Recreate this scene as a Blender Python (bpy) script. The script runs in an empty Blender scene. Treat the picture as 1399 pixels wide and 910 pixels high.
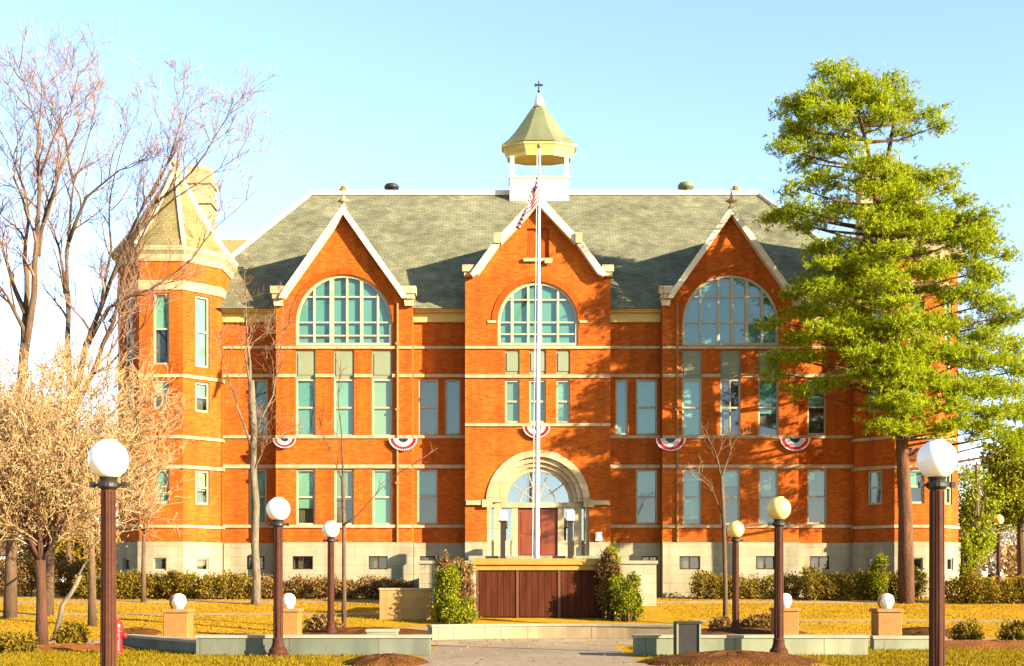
import bpy, math, random
import numpy as np
from mathutils import Vector
from mathutils.geometry import tessellate_polygon

R = math.radians
S = bpy.context.scene
COL = S.collection

# ------------------------------------------------------------------ camera, sky, sun, exposure
F, EYE, HZ, CX = 1700.0, 1.7, 797.0, 699.5          # focal length (photo pixels), eye height, horizon row, centre column
cam = bpy.data.cameras.new('camera')
cam.sensor_width = 36.0
cam.lens = 36.0 * F / 1399.0
cam.shift_y = (HZ - 455.0) / 1399.0
cam.clip_start, cam.clip_end = 0.1, 12000
cam_o = bpy.data.objects.new('camera', cam)
cam_o.location = (0, 0, EYE)
cam_o.rotation_euler = (R(90), 0, 0)
COL.objects.link(cam_o)
S.camera = cam_o

SUN = Vector((0.81, -0.51, 0.315)).normalized()      # direction towards the sun
SUN_EL = math.asin(SUN.z)
SUN_AZ = math.atan2(SUN.x, SUN.y)                    # clockwise from +Y
w = bpy.data.worlds.new('World')
S.world = w
w.use_nodes = True
wn = w.node_tree
sky = wn.nodes.new('ShaderNodeTexSky')
sky.sky_type = 'NISHITA'
sky.sun_disc = False
sky.sun_elevation = SUN_EL
sky.sun_rotation = SUN_AZ
sky.air_density, sky.dust_density, sky.ozone_density = 0.78, 0.25, 1.0
bg = wn.nodes['Background']
bg.inputs['Strength'].default_value = 0.093
wn.links.new(sky.outputs['Color'], bg.inputs['Color'])

sun = bpy.data.lights.new('sun', 'SUN')
sun.energy = 5.0
sun.angle = R(0.5)
sun.color = (1.0, 0.86, 0.66)
sun_o = bpy.data.objects.new('sun', sun)
sun_o.location = (60, -30, 40)
sun_o.rotation_euler = SUN.to_track_quat('Z', 'Y').to_euler()
COL.objects.link(sun_o)

S.view_settings.view_transform = 'Standard'
S.view_settings.look = 'None'
S.view_settings.exposure = 2.44
S.view_settings.gamma = 1.0
S.view_settings.use_curve_mapping = False
S.render.film_transparent = False
try:
    S.cycles.max_bounces = 6
    S.cycles.transparent_max_bounces = 12
except Exception:
    pass

def wx(px, Y): return (px - CX) * Y / F
def wz(py, Y): return EYE + (HZ - py) * Y / F
def at(px, py, Y): return Vector((wx(px, Y), Y, wz(py, Y)))

# ------------------------------------------------------------------ terrain profile (piecewise linear along y)
PROF = [(-400, 0.0), (40, 0.0), (46, 0.42), (52, 0.82), (56, 1.05), (6000, 1.05)]
def gz(y):
    for (a, za), (b, zb) in zip(PROF, PROF[1:]):
        if y <= b:
            return za + (zb - za) * (y - a) / (b - a)
    return PROF[-1][1]

# ------------------------------------------------------------------ materials
def mat(name, col, rough=0.8, col2=None, scale=1.0, detail=6, spec=0.3, bump=0.0, bscale=None, lo=0.35, hi=0.65, metal=0.0,
        stretch=(1, 1, 1), fine=0.0):
    m = bpy.data.materials.new(name)
    m.use_nodes = True
    nt = m.node_tree
    b = nt.nodes['Principled BSDF']
    b.inputs['Roughness'].default_value = rough
    b.inputs['Specular IOR Level'].default_value = spec
    b.inputs['Metallic'].default_value = metal
    b.inputs['Base Color'].default_value = (*col, 1)
    tc = nt.nodes.new('ShaderNodeTexCoord')
    mp = nt.nodes.new('ShaderNodeMapping')
    mp.inputs['Scale'].default_value = stretch
    nt.links.new(tc.outputs['Object'], mp.inputs['Vector'])
    if col2:
        n = nt.nodes.new('ShaderNodeTexNoise')
        n.inputs['Scale'].default_value = scale
        n.inputs['Detail'].default_value = detail
        n.inputs['Roughness'].default_value = 0.65
        nt.links.new(mp.outputs['Vector'], n.inputs['Vector'])
        r = nt.nodes.new('ShaderNodeValToRGB')
        r.color_ramp.elements[0].position, r.color_ramp.elements[1].position = lo, hi
        r.color_ramp.elements[0].color, r.color_ramp.elements[1].color = (*col, 1), (*col2, 1)
        nt.links.new(n.outputs['Fac'], r.inputs['Fac'])
        out = r.outputs['Color']
        if fine:
            n2 = nt.nodes.new('ShaderNodeTexNoise')
            n2.inputs['Scale'].default_value = scale * 14
            n2.inputs['Detail'].default_value = 3
            nt.links.new(mp.outputs['Vector'], n2.inputs['Vector'])
            mr = nt.nodes.new('ShaderNodeMapRange')
            mr.inputs['From Min'].default_value, mr.inputs['From Max'].default_value = 0.3, 0.7
            mr.inputs['To Min'].default_value, mr.inputs['To Max'].default_value = 1 - fine, 1 + fine
            nt.links.new(n2.outputs['Fac'], mr.inputs['Value'])
            vm = nt.nodes.new('ShaderNodeVectorMath')
            vm.operation = 'SCALE'
            nt.links.new(out, vm.inputs[0])
            nt.links.new(mr.outputs['Result'], vm.inputs['Scale'])
            out = vm.outputs['Vector']
        nt.links.new(out, b.inputs['Base Color'])
    if bump:
        n = nt.nodes.new('ShaderNodeTexNoise')
        n.inputs['Scale'].default_value = bscale or scale * 5
        n.inputs['Detail'].default_value = 5
        nt.links.new(mp.outputs['Vector'], n.inputs['Vector'])
        bp = nt.nodes.new('ShaderNodeBump')
        bp.inputs['Strength'].default_value = bump
        bp.inputs['Distance'].default_value = 0.05
        nt.links.new(n.outputs['Fac'], bp.inputs['Height'])
        nt.links.new(bp.outputs['Normal'], b.inputs['Normal'])
    return m

def masonry(name, c1, c2, mortar, bw, rh, ms, var=0.25, blotch=(0.8, 1.15), rough=0.85, bump=0.4, streak=0.24):
    """courses laid on the UV map, which is in metres"""
    m = bpy.data.materials.new(name)
    m.use_nodes = True
    nt = m.node_tree
    b = nt.nodes['Principled BSDF']
    b.inputs['Roughness'].default_value = rough
    b.inputs['Specular IOR Level'].default_value = 0.1
    uv = nt.nodes.new('ShaderNodeUVMap')
    br = nt.nodes.new('ShaderNodeTexBrick')
    br.inputs['Color1'].default_value = (*c1, 1)
    br.inputs['Color2'].default_value = (*c2, 1)
    br.inputs['Mortar'].default_value = (*mortar, 1)
    br.inputs['Scale'].default_value = 1.0
    br.inputs['Mortar Size'].default_value = ms
    br.inputs['Mortar Smooth'].default_value = 0.3
    br.inputs['Bias'].default_value = 0.0
    br.inputs['Brick Width'].default_value = bw
    br.inputs['Row Height'].default_value = rh
    nt.links.new(uv.outputs['UV'], br.inputs['Vector'])
    tc = nt.nodes.new('ShaderNodeTexCoord')
    n = nt.nodes.new('ShaderNodeTexNoise')
    n.inputs['Scale'].default_value = 0.45
    n.inputs['Detail'].default_value = 9
    n.inputs['Roughness'].default_value = 0.7
    nt.links.new(tc.outputs['Object'], n.inputs['Vector'])
    mr = nt.nodes.new('ShaderNodeMapRange')
    mr.inputs['From Min'].default_value, mr.inputs['From Max'].default_value = 0.3, 0.7
    mr.inputs['To Min'].default_value, mr.inputs['To Max'].default_value = blotch
    nt.links.new(n.outputs['Fac'], mr.inputs['Value'])
    mp = nt.nodes.new('ShaderNodeMapping')
    mp.inputs['Scale'].default_value = (1.9, 1.9, 0.16)
    nt.links.new(tc.outputs['Object'], mp.inputs['Vector'])
    n2 = nt.nodes.new('ShaderNodeTexNoise')
    n2.inputs['Scale'].default_value = 1.0
    n2.inputs['Detail'].default_value = 6
    nt.links.new(mp.outputs['Vector'], n2.inputs['Vector'])
    mr2 = nt.nodes.new('ShaderNodeMapRange')
    mr2.inputs['From Min'].default_value, mr2.inputs['From Max'].default_value = 0.3, 0.62
    mr2.inputs['To Min'].default_value, mr2.inputs['To Max'].default_value = 1 - streak, 1.04
    nt.links.new(n2.outputs['Fac'], mr2.inputs['Value'])
    mu = nt.nodes.new('ShaderNodeMath')
    mu.operation = 'MULTIPLY'
    nt.links.new(mr.outputs['Result'], mu.inputs[0])
    nt.links.new(mr2.outputs['Result'], mu.inputs[1])
    vm = nt.nodes.new('ShaderNodeVectorMath')
    vm.operation = 'SCALE'
    nt.links.new(br.outputs['Color'], vm.inputs[0])
    nt.links.new(mu.outputs['Value'], vm.inputs['Scale'])
    nt.links.new(vm.outputs['Vector'], b.inputs['Base Color'])
    bp = nt.nodes.new('ShaderNodeBump')
    bp.inputs['Strength'].default_value = bump
    bp.inputs['Distance'].default_value = 0.02
    nt.links.new(br.outputs['Fac'], bp.inputs['Height'])
    bp.invert = True
    nt.links.new(bp.outputs['Normal'], b.inputs['Normal'])
    return m

def leafmat(name, c1, c2, c3=None, transl=0.35):
    m = bpy.data.materials.new(name)
    m.use_nodes = True
    nt = m.node_tree
    nt.nodes.remove(nt.nodes['Principled BSDF'])
    out = nt.nodes['Material Output']
    g = nt.nodes.new('ShaderNodeNewGeometry')
    r = nt.nodes.new('ShaderNodeValToRGB')
    r.color_ramp.elements[0].color, r.color_ramp.elements[1].color = (*c1, 1), (*c2, 1)
    if c3:
        e = r.color_ramp.elements.new(0.5)
        e.color = (*c3, 1)
    nt.links.new(g.outputs['Random Per Island'], r.inputs['Fac'])
    d = nt.nodes.new('ShaderNodeBsdfDiffuse')
    t = nt.nodes.new('ShaderNodeBsdfTranslucent')
    mx = nt.nodes.new('ShaderNodeMixShader')
    mx.inputs['Fac'].default_value = transl
    nt.links.new(r.outputs['Color'], d.inputs['Color'])
    nt.links.new(r.outputs['Color'], t.inputs['Color'])
    nt.links.new(d.outputs['BSDF'], mx.inputs[1])
    nt.links.new(t.outputs['BSDF'], mx.inputs[2])
    nt.links.new(mx.outputs['Shader'], out.inputs['Surface'])
    return m

def glassmat(name, tint, gloss=0.2):
    m = bpy.data.materials.new(name)
    m.use_nodes = True
    nt = m.node_tree
    nt.nodes.remove(nt.nodes['Principled BSDF'])
    out = nt.nodes['Material Output']
    t = nt.nodes.new('ShaderNodeBsdfTransparent')
    t.inputs['Color'].default_value = (*tint, 1)
    g = nt.nodes.new('ShaderNodeBsdfGlossy')
    g.inputs['Roughness'].default_value = 0.03
    n = nt.nodes.new('ShaderNodeTexNoise')
    n.inputs['Scale'].default_value = 0.9
    tc = nt.nodes.new('ShaderNodeTexCoord')
    nt.links.new(tc.outputs['Object'], n.inputs['Vector'])
    bp = nt.nodes.new('ShaderNodeBump')
    bp.inputs['Strength'].default_value = 0.08
    nt.links.new(n.outputs['Fac'], bp.inputs['Height'])
    nt.links.new(bp.outputs['Normal'], g.inputs['Normal'])
    mx = nt.nodes.new('ShaderNodeMixShader')
    mx.inputs['Fac'].default_value = gloss
    nt.links.new(t.outputs['BSDF'], mx.inputs[1])
    nt.links.new(g.outputs['BSDF'], mx.inputs[2])
    nt.links.new(mx.outputs['Shader'], out.inputs['Surface'])
    return m

M = {}
M['brick'] = masonry('brick', (0.345, 0.074, 0.004), (0.240, 0.041, 0.003), (0.30, 0.092, 0.014), 0.24, 0.085, 0.009, blotch=(0.74, 1.2), streak=0.28)
M['brick_arch'] = masonry('brick_arch', (0.2848, 0.05162, 0.00178), (0.2314, 0.03738, 0.00178), (0.267, 0.06764, 0.00712), 0.09, 0.26, 0.008)
M['stone'] = masonry('cream_stone', (0.3026, 0.218, 0.1113), (0.3916, 0.2937, 0.1602), (0.2136, 0.1469, 0.0712), 1.15, 0.7, 0.016, blotch=(0.72, 1.18))
M['trim'] = mat('white_trim', (0.3916, 0.3248, 0.2003), 0.55, (0.4984, 0.4272, 0.2848), 1.2, fine=0.10)
M['sash'] = mat('tan_sash', (0.2403, 0.2092, 0.1202), 0.6, (0.2937, 0.2536, 0.1513), 1.2, fine=0.08)
M['cornice'] = mat('ochre_cornice', (0.356, 0.2492, 0.0534), 0.6, (0.4005, 0.3026, 0.089), 1.5, fine=0.06)
M['base'] = masonry('base_stone', (0.2314, 0.1958, 0.1157), (0.267, 0.227, 0.1379), (0.1869, 0.1602, 0.0979), 0.9, 0.42, 0.012, blotch=(0.72, 1.1))
M['shingle'] = masonry('roof_shingle', (0.106, 0.105, 0.060), (0.148, 0.142, 0.078), (0.058, 0.058, 0.038), 0.34, 0.2, 0.012, blotch=(0.62, 1.3), rough=0.9, bump=0.6)
M['shingle_t'] = masonry('tower_shingle', (0.1424, 0.1202, 0.0445), (0.178, 0.1513, 0.05785), (0.089, 0.07565, 0.03382), 0.3, 0.2, 0.012, blotch=(0.70, 1.2), rough=0.9, bump=0.6)
M['copper'] = mat('weathered_cupola_roof', (0.07565, 0.08722, 0.04005), 0.6, (0.1113, 0.1157, 0.05518), 1.2, stretch=(1, 1, 0.25), fine=0.08)
M['panel'] = mat('mint_spandrel', (0.1202, 0.1379, 0.07565), 0.6, (0.1469, 0.1602, 0.089), 1.3, fine=0.08)
M['blind'] = mat('mint_blind', (0.1113, 0.218, 0.1379), 0.85, (0.1335, 0.2403, 0.1557), 0.6, spec=0.1)
M['blind2'] = mat('pale_blind', (0.1691, 0.2136, 0.1157), 0.85, (0.1958, 0.2359, 0.1335), 0.6, spec=0.1)
M['blind3'] = mat('grey_green_blind', (0.1024, 0.1469, 0.089), 0.85, (0.1202, 0.1646, 0.1024), 0.6, spec=0.1)
M['blind4'] = mat('deep_teal_blind', (0.06675, 0.1646, 0.1202), 0.85, (0.08455, 0.1869, 0.1335), 0.6, spec=0.1)  # blind tint, also the sky reflection painted into arched windows
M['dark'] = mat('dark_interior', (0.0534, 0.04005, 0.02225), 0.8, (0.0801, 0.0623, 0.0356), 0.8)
M['glass'] = glassmat('window_glass', (0.80, 0.90, 0.84), 0.09)
M['glass_d'] = glassmat('fanlight_glass', (0.45, 0.60, 0.48), 0.3)
M['door'] = mat('brown_door', (0.1068, 0.01958, 0.00445), 0.5, (0.1335, 0.0267, 0.00623), 2.0, stretch=(4, 4, 0.5))
M['iron'] = mat('brown_iron', (0.034, 0.010, 0.004), 0.7, (0.050, 0.016, 0.006), 6, spec=0.12, fine=0.2)
M['black'] = mat('black_iron', (0.01246, 0.00979, 0.00712), 0.5, (0.0178, 0.01424, 0.01068), 6)
M['globe'] = mat('opal_globe', (0.70, 0.66, 0.56), 0.3, (0.76, 0.72, 0.62), 2.0, spec=0.5)
M['globe_y'] = mat('yellowed_globe', (0.52, 0.37, 0.10), 0.35, (0.60, 0.45, 0.15), 3.0, spec=0.4)
M['white'] = mat('white_paint', (0.534, 0.5162, 0.4628), 0.5, (0.5874, 0.5696, 0.5162), 3)
M['steel'] = mat('flagpole_paint', (0.356, 0.3649, 0.3738), 0.4, (0.4094, 0.4183, 0.4272), 3, spec=0.5)
M['lawn'] = mat('winter_lawn', (0.22, 0.122, 0.006), 0.95, (0.33, 0.18, 0.010), 0.35, 10, bump=0.3, bscale=14, fine=0.2, spec=0.05)
M['path'] = masonry('pale_paving', (0.2403, 0.1736, 0.09345), (0.2937, 0.2136, 0.1202), (0.1424, 0.1024, 0.05785), 1.5, 1.5, 0.015, blotch=(0.72, 1.15), rough=0.9, bump=0.2)
M['road'] = mat('worn_paving', (0.17, 0.125, 0.075), 0.9, (0.215, 0.16, 0.10), 0.35, 9, bump=0.1, bscale=40, fine=0.14, spec=0.1)
M['conc'] = masonry('pale_concrete', (0.1691, 0.178, 0.1068), (0.2136, 0.2136, 0.1335), (0.089, 0.09345, 0.0623), 2.1, 0.9, 0.012, blotch=(0.68, 1.16), rough=0.9, bump=0.2)
M['concg'] = masonry('grey_concrete', (0.098, 0.108, 0.074), (0.125, 0.13, 0.09), (0.055, 0.06, 0.042), 2.1, 0.9, 0.012, blotch=(0.62, 1.2), rough=0.9, bump=0.2)
M['tanwall'] = masonry('tan_masonry', (0.28, 0.165, 0.050), (0.31, 0.185, 0.060), (0.22, 0.13, 0.04), 0.8, 0.38, 0.010, blotch=(0.75, 1.15))
M['concb'] = mat('concrete_cap', (0.1958, 0.1602, 0.0979), 0.85, (0.2492, 0.2047, 0.129), 1.2, 8, fine=0.08)
M['mulch'] = mat('bark_mulch', (0.045, 0.018, 0.004), 0.95, (0.105, 0.038, 0.008), 3.0, 8, bump=1.0, bscale=18, fine=0.4, spec=0.05)
M['mulch_r'] = mat('red_mulch', (0.1335, 0.04094, 0.00712), 0.95, (0.1869, 0.06408, 0.01157), 3.0, 8, bump=1.0, bscale=18, fine=0.35, spec=0.1)
M['maroon'] = mat('maroon_boards', (0.034, 0.009, 0.004), 0.8, (0.062, 0.017, 0.007), 1.6, 8, stretch=(5, 5, 0.5), fine=0.2, spec=0.04)
M['batten'] = mat('batten_wood', (0.06675, 0.02314, 0.0089), 0.6, (0.08455, 0.03204, 0.01246), 3)
M['gold'] = mat('golden_cap', (0.2225, 0.1113, 0.01246), 0.6, (0.2759, 0.1513, 0.02314), 1.5, fine=0.08)
M['ped'] = mat('tan_pedestal', (0.19, 0.078, 0.016), 0.85, (0.24, 0.105, 0.024), 2.0, fine=0.16)
M['red'] = mat('red_paint', (0.3204, 0.00534, 0.00445), 0.4, (0.267, 0.00445, 0.00445), 5, spec=0.5)
M['cloth_r'] = mat('red_cloth', (0.50, 0.016, 0.014), 0.9, (0.42, 0.013, 0.011), 4)
M['cloth_w'] = mat('white_cloth', (0.4895, 0.4628, 0.4183), 0.9, (0.534, 0.5073, 0.4628), 4)
M['cloth_b'] = mat('blue_cloth', (0.0178, 0.02225, 0.05785), 0.9, (0.0267, 0.03115, 0.0712), 4)
M['bark'] = mat('grey_brown_bark', (0.05162, 0.02848, 0.01246), 0.95, (0.0979, 0.05696, 0.0267), 3, 8, stretch=(2, 2, 0.4), bump=0.6, fine=0.2)
M['bark_p'] = mat('pine_bark', (0.05518, 0.02314, 0.0089), 0.95, (0.1068, 0.0445, 0.01602), 2.5, 8, stretch=(2, 2, 0.5), bump=0.8, fine=0.25)
M['bark_w'] = mat('pale_bark', (0.065, 0.048, 0.027), 0.9, (0.15, 0.118, 0.072), 4, 8, stretch=(2, 2, 0.5), bump=0.6, fine=0.3)
M['bark_d'] = mat('dark_red_bark', (0.04005, 0.01602, 0.00712), 0.95, (0.06675, 0.0267, 0.01157), 3, 8, stretch=(2, 2, 0.4), bump=0.6)
M['twig'] = leafmat('bare_twigs', (0.07565, 0.04005, 0.01958), (0.178, 0.1068, 0.0623), (0.1157, 0.0623, 0.03204), 0.0)
M['twig_r'] = leafmat('reddish_twigs', (0.070, 0.036, 0.018), (0.24, 0.155, 0.108), (0.13, 0.074, 0.042), 0.0)
M['bud'] = leafmat('tan_buds', (0.19, 0.105, 0.040), (0.42, 0.29, 0.145), (0.30, 0.19, 0.082), 0.3)
M['pine'] = leafmat('pine_needles', (0.120, 0.165, 0.006), (0.40, 0.43, 0.018), (0.26, 0.30, 0.011), 0.55)
M['leaf'] = leafmat('shrub_leaves', (0.0979, 0.1113, 0.00445), (0.2492, 0.2492, 0.01246), (0.1691, 0.178, 0.00801), 0.4)
M['leaf_o'] = leafmat('olive_leaves', (0.089, 0.0623, 0.00712), (0.2492, 0.1646, 0.0178), (0.1646, 0.1113, 0.01157), 0.35)
M['leaf_b'] = leafmat('brown_leaves', (0.089, 0.0445, 0.01157), (0.2759, 0.1691, 0.0534), (0.1691, 0.09345, 0.0267), 0.3)
M['leaf_t'] = leafmat('tree_leaves', (0.11, 0.145, 0.008), (0.32, 0.34, 0.020), (0.215, 0.245, 0.013), 0.5)
M['blossom'] = leafmat('pale_blossom', (0.267, 0.2403, 0.1958), (0.4628, 0.4272, 0.3827), (0.356, 0.3293, 0.2848), 0.3)
M['grass'] = leafmat('grass_blades', (0.24, 0.130, 0.006), (0.34, 0.19, 0.011), (0.29, 0.16, 0.008), 0.4)
M['grass_g'] = leafmat('green_grass_blades', (0.1157, 0.08722, 0.00445), (0.2136, 0.1424, 0.0089), (0.1602, 0.1139, 0.00623), 0.4)
M['leaf_f'] = leafmat('fallen_leaves', (0.089, 0.0356, 0.0089), (0.267, 0.1424, 0.0445), (0.1691, 0.07565, 0.01958), 0.1)

# ------------------------------------------------------------------ mesh helpers
ORG = {}
class MB:
    def __init__(s):
        s.v, s.f, s.m, s.uv = [], [], [], []
    def face(s, pts, mi=0, uv=None):
        k = len(s.v)
        s.v.extend([tuple(p) for p in pts])
        s.f.append(tuple(range(k, k + len(pts))))
        s.m.append(mi)
        if uv is None:
            a, b, c = Vector(pts[0]), Vector(pts[1]), Vector(pts[2])
            n = (b - a).cross(c - a)
            n = n.normalized() if n.length > 1e-9 else Vector((0, 0, 1))
            if abs(n.z) > 0.93:
                uv = [(p[0], p[1]) for p in pts]
            else:
                h = Vector((-n.y, n.x, 0)).normalized()
                up = n.cross(h)
                up = up if up.z > 0 else -up
                uv = [(Vector(p).dot(h), Vector(p).dot(up)) for p in pts]
        s.uv.extend(uv)
    def box(s, x0, x1, y0, y1, z0, z1, mi=0):
        a = [(x0, y0, z0), (x1, y0, z0), (x1, y1, z0), (x0, y1, z0), (x0, y0, z1), (x1, y0, z1), (x1, y1, z1), (x0, y1, z1)]
        for q in ((0, 1, 5, 4), (1, 2, 6, 5), (2, 3, 7, 6), (3, 0, 4, 7), (4, 5, 6, 7), (3, 2, 1, 0)):
            s.face([a[i] for i in q], mi)
    def cbox(s, x0, x1, y0, y1, z0, z1, c=0.02, mi=0):
        """box with chamfered vertical edges and top"""
        def ring(i, z): return [(x0 + i, y0, z), (x1 - i, y0, z), (x1, y0 + i, z), (x1, y1 - i, z), (x1 - i, y1, z), (x0 + i, y1, z), (x0, y1 - i, z), (x0, y0 + i, z)]
        r0, r1 = ring(c, z0), ring(c, z1 - c)
        r2 = [(min(max(p[0], x0 + c), x1 - c), min(max(p[1], y0 + c), y1 - c), z1) for p in r1]
        for i in range(8):
            j = (i + 1) % 8
            s.face([r0[i], r0[j], r1[j], r1[i]], mi)
            if i % 2 == 0: s.face([r1[i], r1[j], r2[j], r2[i]], mi)
            else: s.face([r1[i], r1[j], r2[i]], mi)
        s.face([r2[i] for i in (0, 1, 3, 5)] if False else [r2[0], r2[1], r2[4], r2[5]], mi)
    def tube(s, pts, rad, n=6, mi=0, cap=True):
        pts = [Vector(p) for p in pts]
        if not hasattr(rad, '__len__'): rad = [rad] * len(pts)
        rings = []
        ref = None
        for i, p in enumerate(pts):
            t = (pts[min(i + 1, len(pts) - 1)] - pts[max(i - 1, 0)])
            t = t.normalized() if t.length > 1e-9 else Vector((0, 0, 1))
            if ref is None:
                ref = Vector((1, 0, 0)) if abs(t.x) < 0.8 else Vector((0, 1, 0))
            a = (ref - t * ref.dot(t)).normalized()
            ref = a
            b = t.cross(a)
            rings.append([p + (a * math.cos(q) + b * math.sin(q)) * rad[i] for q in (2 * math.pi * k / n for k in range(n))])
        base = len(s.v)
        for r in rings: s.v.extend([tuple(q) for q in r])
        for i in range(len(rings) - 1):
            for k in range(n):
                j = (k + 1) % n
                s.f.append((base + i * n + k, base + i * n + j, base + (i + 1) * n + j, base + (i + 1) * n + k))
                s.m.append(mi)
                s.uv.extend([(k / n, i), (j / n, i), (j / n, i + 1), (k / n, i + 1)])
        if cap:
            for i in (0, len(rings) - 1):
                q = [base + i * n + k for k in range(n)]
                s.f.append(tuple(q if i else reversed(q)))
                s.m.append(mi)
                s.uv.extend([(0, 0)] * n)
    def lathe(s, c, prof, n=20, mi=0, flat=False, ky=1.0):
        """profile of (radius, z) about the vertical through c"""
        base = len(s.v)
        off = math.pi / n if flat else 0
        for r, z in prof:
            for k in range(n):
                a = 2 * math.pi * k / n + off
                s.v.append((c[0] + r * math.cos(a), c[1] + ky * r * math.sin(a), c[2] + z))
        for i in range(len(prof) - 1):
            for k in range(n):
                j = (k + 1) % n
                s.f.append((base + i * n + k, base + i * n + j, base + (i + 1) * n + j, base + (i + 1) * n + k))
                s.m.append(mi)
                w0 = 2 * math.pi * max(prof[i][0], prof[i + 1][0]) / n
                s.uv.extend([(k * w0, prof[i][1]), (k * w0 + w0, prof[i][1]), (k * w0 + w0, prof[i + 1][1] + abs(prof[i][0] - prof[i + 1][0])), (k * w0, prof[i + 1][1] + abs(prof[i][0] - prof[i + 1][0]))])
        for i in (0, len(prof) - 1):
            if prof[i][0] > 1e-4:
                q = [base + i * n + k for k in range(n)]
                s.f.append(tuple(q if i else reversed(q)))
                s.m.append(mi)
                s.uv.extend([(s.v[t][0], s.v[t][1]) for t in s.f[-1]])
    def prism(s, poly, y0, y1, mi=0):
        """(x, z) outline pushed from y0 to y1"""
        tri = tessellate_polygon([[Vector((p[0], p[1], 0)) for p in poly]])
        for y in (y0, y1):
            for t in tri: s.face([(poly[i][0], y, poly[i][1]) for i in t], mi)
        for i in range(len(poly)):
            a, b = poly[i], poly[(i + 1) % len(poly)]
            s.face([(a[0], y0, a[1]), (b[0], y0, b[1]), (b[0], y1, b[1]), (a[0], y1, a[1])], mi)
    def build(s, name, mats, parent=None, smooth=False, kind=None):
        if not isinstance(mats, (list, tuple)): mats = [mats]
        v = np.array(s.v, dtype=np.float64)
        lo, hi = v.min(0), v.max(0)
        o0 = np.array([(lo[0] + hi[0]) / 2, (lo[1] + hi[1]) / 2, lo[2]])
        me = bpy.data.meshes.new(name)
        me.from_pydata((v - o0).tolist(), [], s.f)
        for m in mats: me.materials.append(m)
        me.polygons.foreach_set('material_index', s.m)
        ul = me.uv_layers.new(name='UVMap')
        if len(s.uv) == len(me.loops):
            ul.data.foreach_set('uv', np.array(s.uv, dtype=np.float32).ravel())
        if smooth: me.polygons.foreach_set('use_smooth', [True] * len(me.polygons))
        me.update()
        o = bpy.data.objects.new(name, me)
        COL.objects.link(o)
        po = Vector((0, 0, 0))
        if parent is not None:
            o.parent = parent
            po = ORG[parent]
        o.location = Vector(o0) - po
        ORG[o] = Vector(o0)
        if kind: o['kind'] = kind
        return o

def tag(o, label=None, cat=None, group=None, kind=None):
    if label: o['label'] = label
    if cat: o['category'] = cat
    if group: o['group'] = group
    if kind: o['kind'] = kind
    return o

def thing(name, label, cat, loc, group=None):
    o = bpy.data.objects.new(name, None)
    o.empty_display_size = 0.3
    COL.objects.link(o)
    o.location = loc
    ORG[o] = Vector(loc)
    return tag(o, label, cat, group)

def copy_tree(o, loc=None, rz=0.0, label=None, parent=None):
    c = o.copy()
    COL.objects.link(c)
    if parent is not None: c.parent = parent
    if loc is not None:
        c.location = loc
        c.rotation_euler = (0, 0, rz)
        ORG[c] = Vector(loc)
    if label: c['label'] = label
    for ch in list(o.children): copy_tree(ch, parent=c)
    return c

def scatter(name, mats, P, D, W, L, parent=None, tri=False, kind=None, rng=None):
    """many small loose faces: P centres, D long axis, L lengths, W widths, each its own island"""
    n = len(P)
    rng = rng or np.random.default_rng(1)
    Rn = rng.normal(size=(n, 3))
    side = np.cross(D, Rn)
    side /= np.linalg.norm(side, axis=1, keepdims=True) + 1e-9
    a = D * (L[:, None] * 0.5)
    b = side * (W[:, None] * 0.5)
    if tri:
        V = np.stack([P - a - b, P - a + b, P + a], 1)
    else:
        V = np.stack([P - a, P - a * 0.1 - b, P + a, P - a * 0.1 + b], 1)
    k = V.shape[1]
    V = V.reshape(-1, 3)
    lo, hi = V.min(0), V.max(0)
    o0 = np.array([(lo[0] + hi[0]) / 2, (lo[1] + hi[1]) / 2, lo[2]])
    me = bpy.data.meshes.new(name)
    me.vertices.add(n * k)
    me.vertices.foreach_set('co', (V - o0).astype(np.float32).ravel())
    me.loops.add(n * k)
    me.loops.foreach_set('vertex_index', np.arange(n * k, dtype=np.int32))
    me.polygons.add(n)
    me.polygons.foreach_set('loop_start', np.arange(0, n * k, k, dtype=np.int32))
    me.polygons.foreach_set('loop_total', np.full(n, k, dtype=np.int32))
    me.materials.append(mats)
    me.update(calc_edges=True)
    me.validate()
    o = bpy.data.objects.new(name, me)
    COL.objects.link(o)
    po = Vector((0, 0, 0))
    if parent is not None:
        o.parent = parent
        po = ORG[parent]
    o.location = Vector(o0) - po
    ORG[o] = Vector(o0)
    if kind: o['kind'] = kind
    return o

def blob_points(c, r, n, rng, shell=0.45):
    """points inside an ellipsoid, thicker towards its surface"""
    d = rng.normal(size=(n, 3))
    d /= np.linalg.norm(d, axis=1, keepdims=True)
    q = (shell + (1 - shell) * rng.random(n)) ** 0.8
    return np.array(c) + d * np.array(r) * q[:, None], d

# ------------------------------------------------------------------ setting: ground, walks, beds
def sheet(name, m, outline_x, y0, y1, dz, kind='structure'):
    """strip between x-left(y) and x-right(y), following the terrain profile"""
    ys = sorted(set([y0, y1] + [y for y, _ in PROF if y0 < y < y1] + [y0 + (y1 - y0) * i / 12 for i in range(1, 12)]))
    b = MB()
    for a, c in zip(ys, ys[1:]):
        (l0, r0), (l1, r1) = outline_x(a), outline_x(c)
        b.face([(l0, a, gz(a) + dz), (r0, a, gz(a) + dz), (r1, c, gz(c) + dz), (l1, c, gz(c) + dz)])
    o = b.build(name, m)
    o['kind'] = kind
    return o

b = MB()
gy = [y for y, _ in PROF]
gx = [-4000, -200, -60, 60, 200, 4000]
for a, c in zip(gy, gy[1:]):
    for x0, x1 in zip(gx, gx[1:]):
        b.face([(x0, a, gz(a)), (x1, a, gz(a)), (x1, c, gz(c)), (x0, c, gz(c))])
b.build('ground', M['lawn'], kind='structure')

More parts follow.
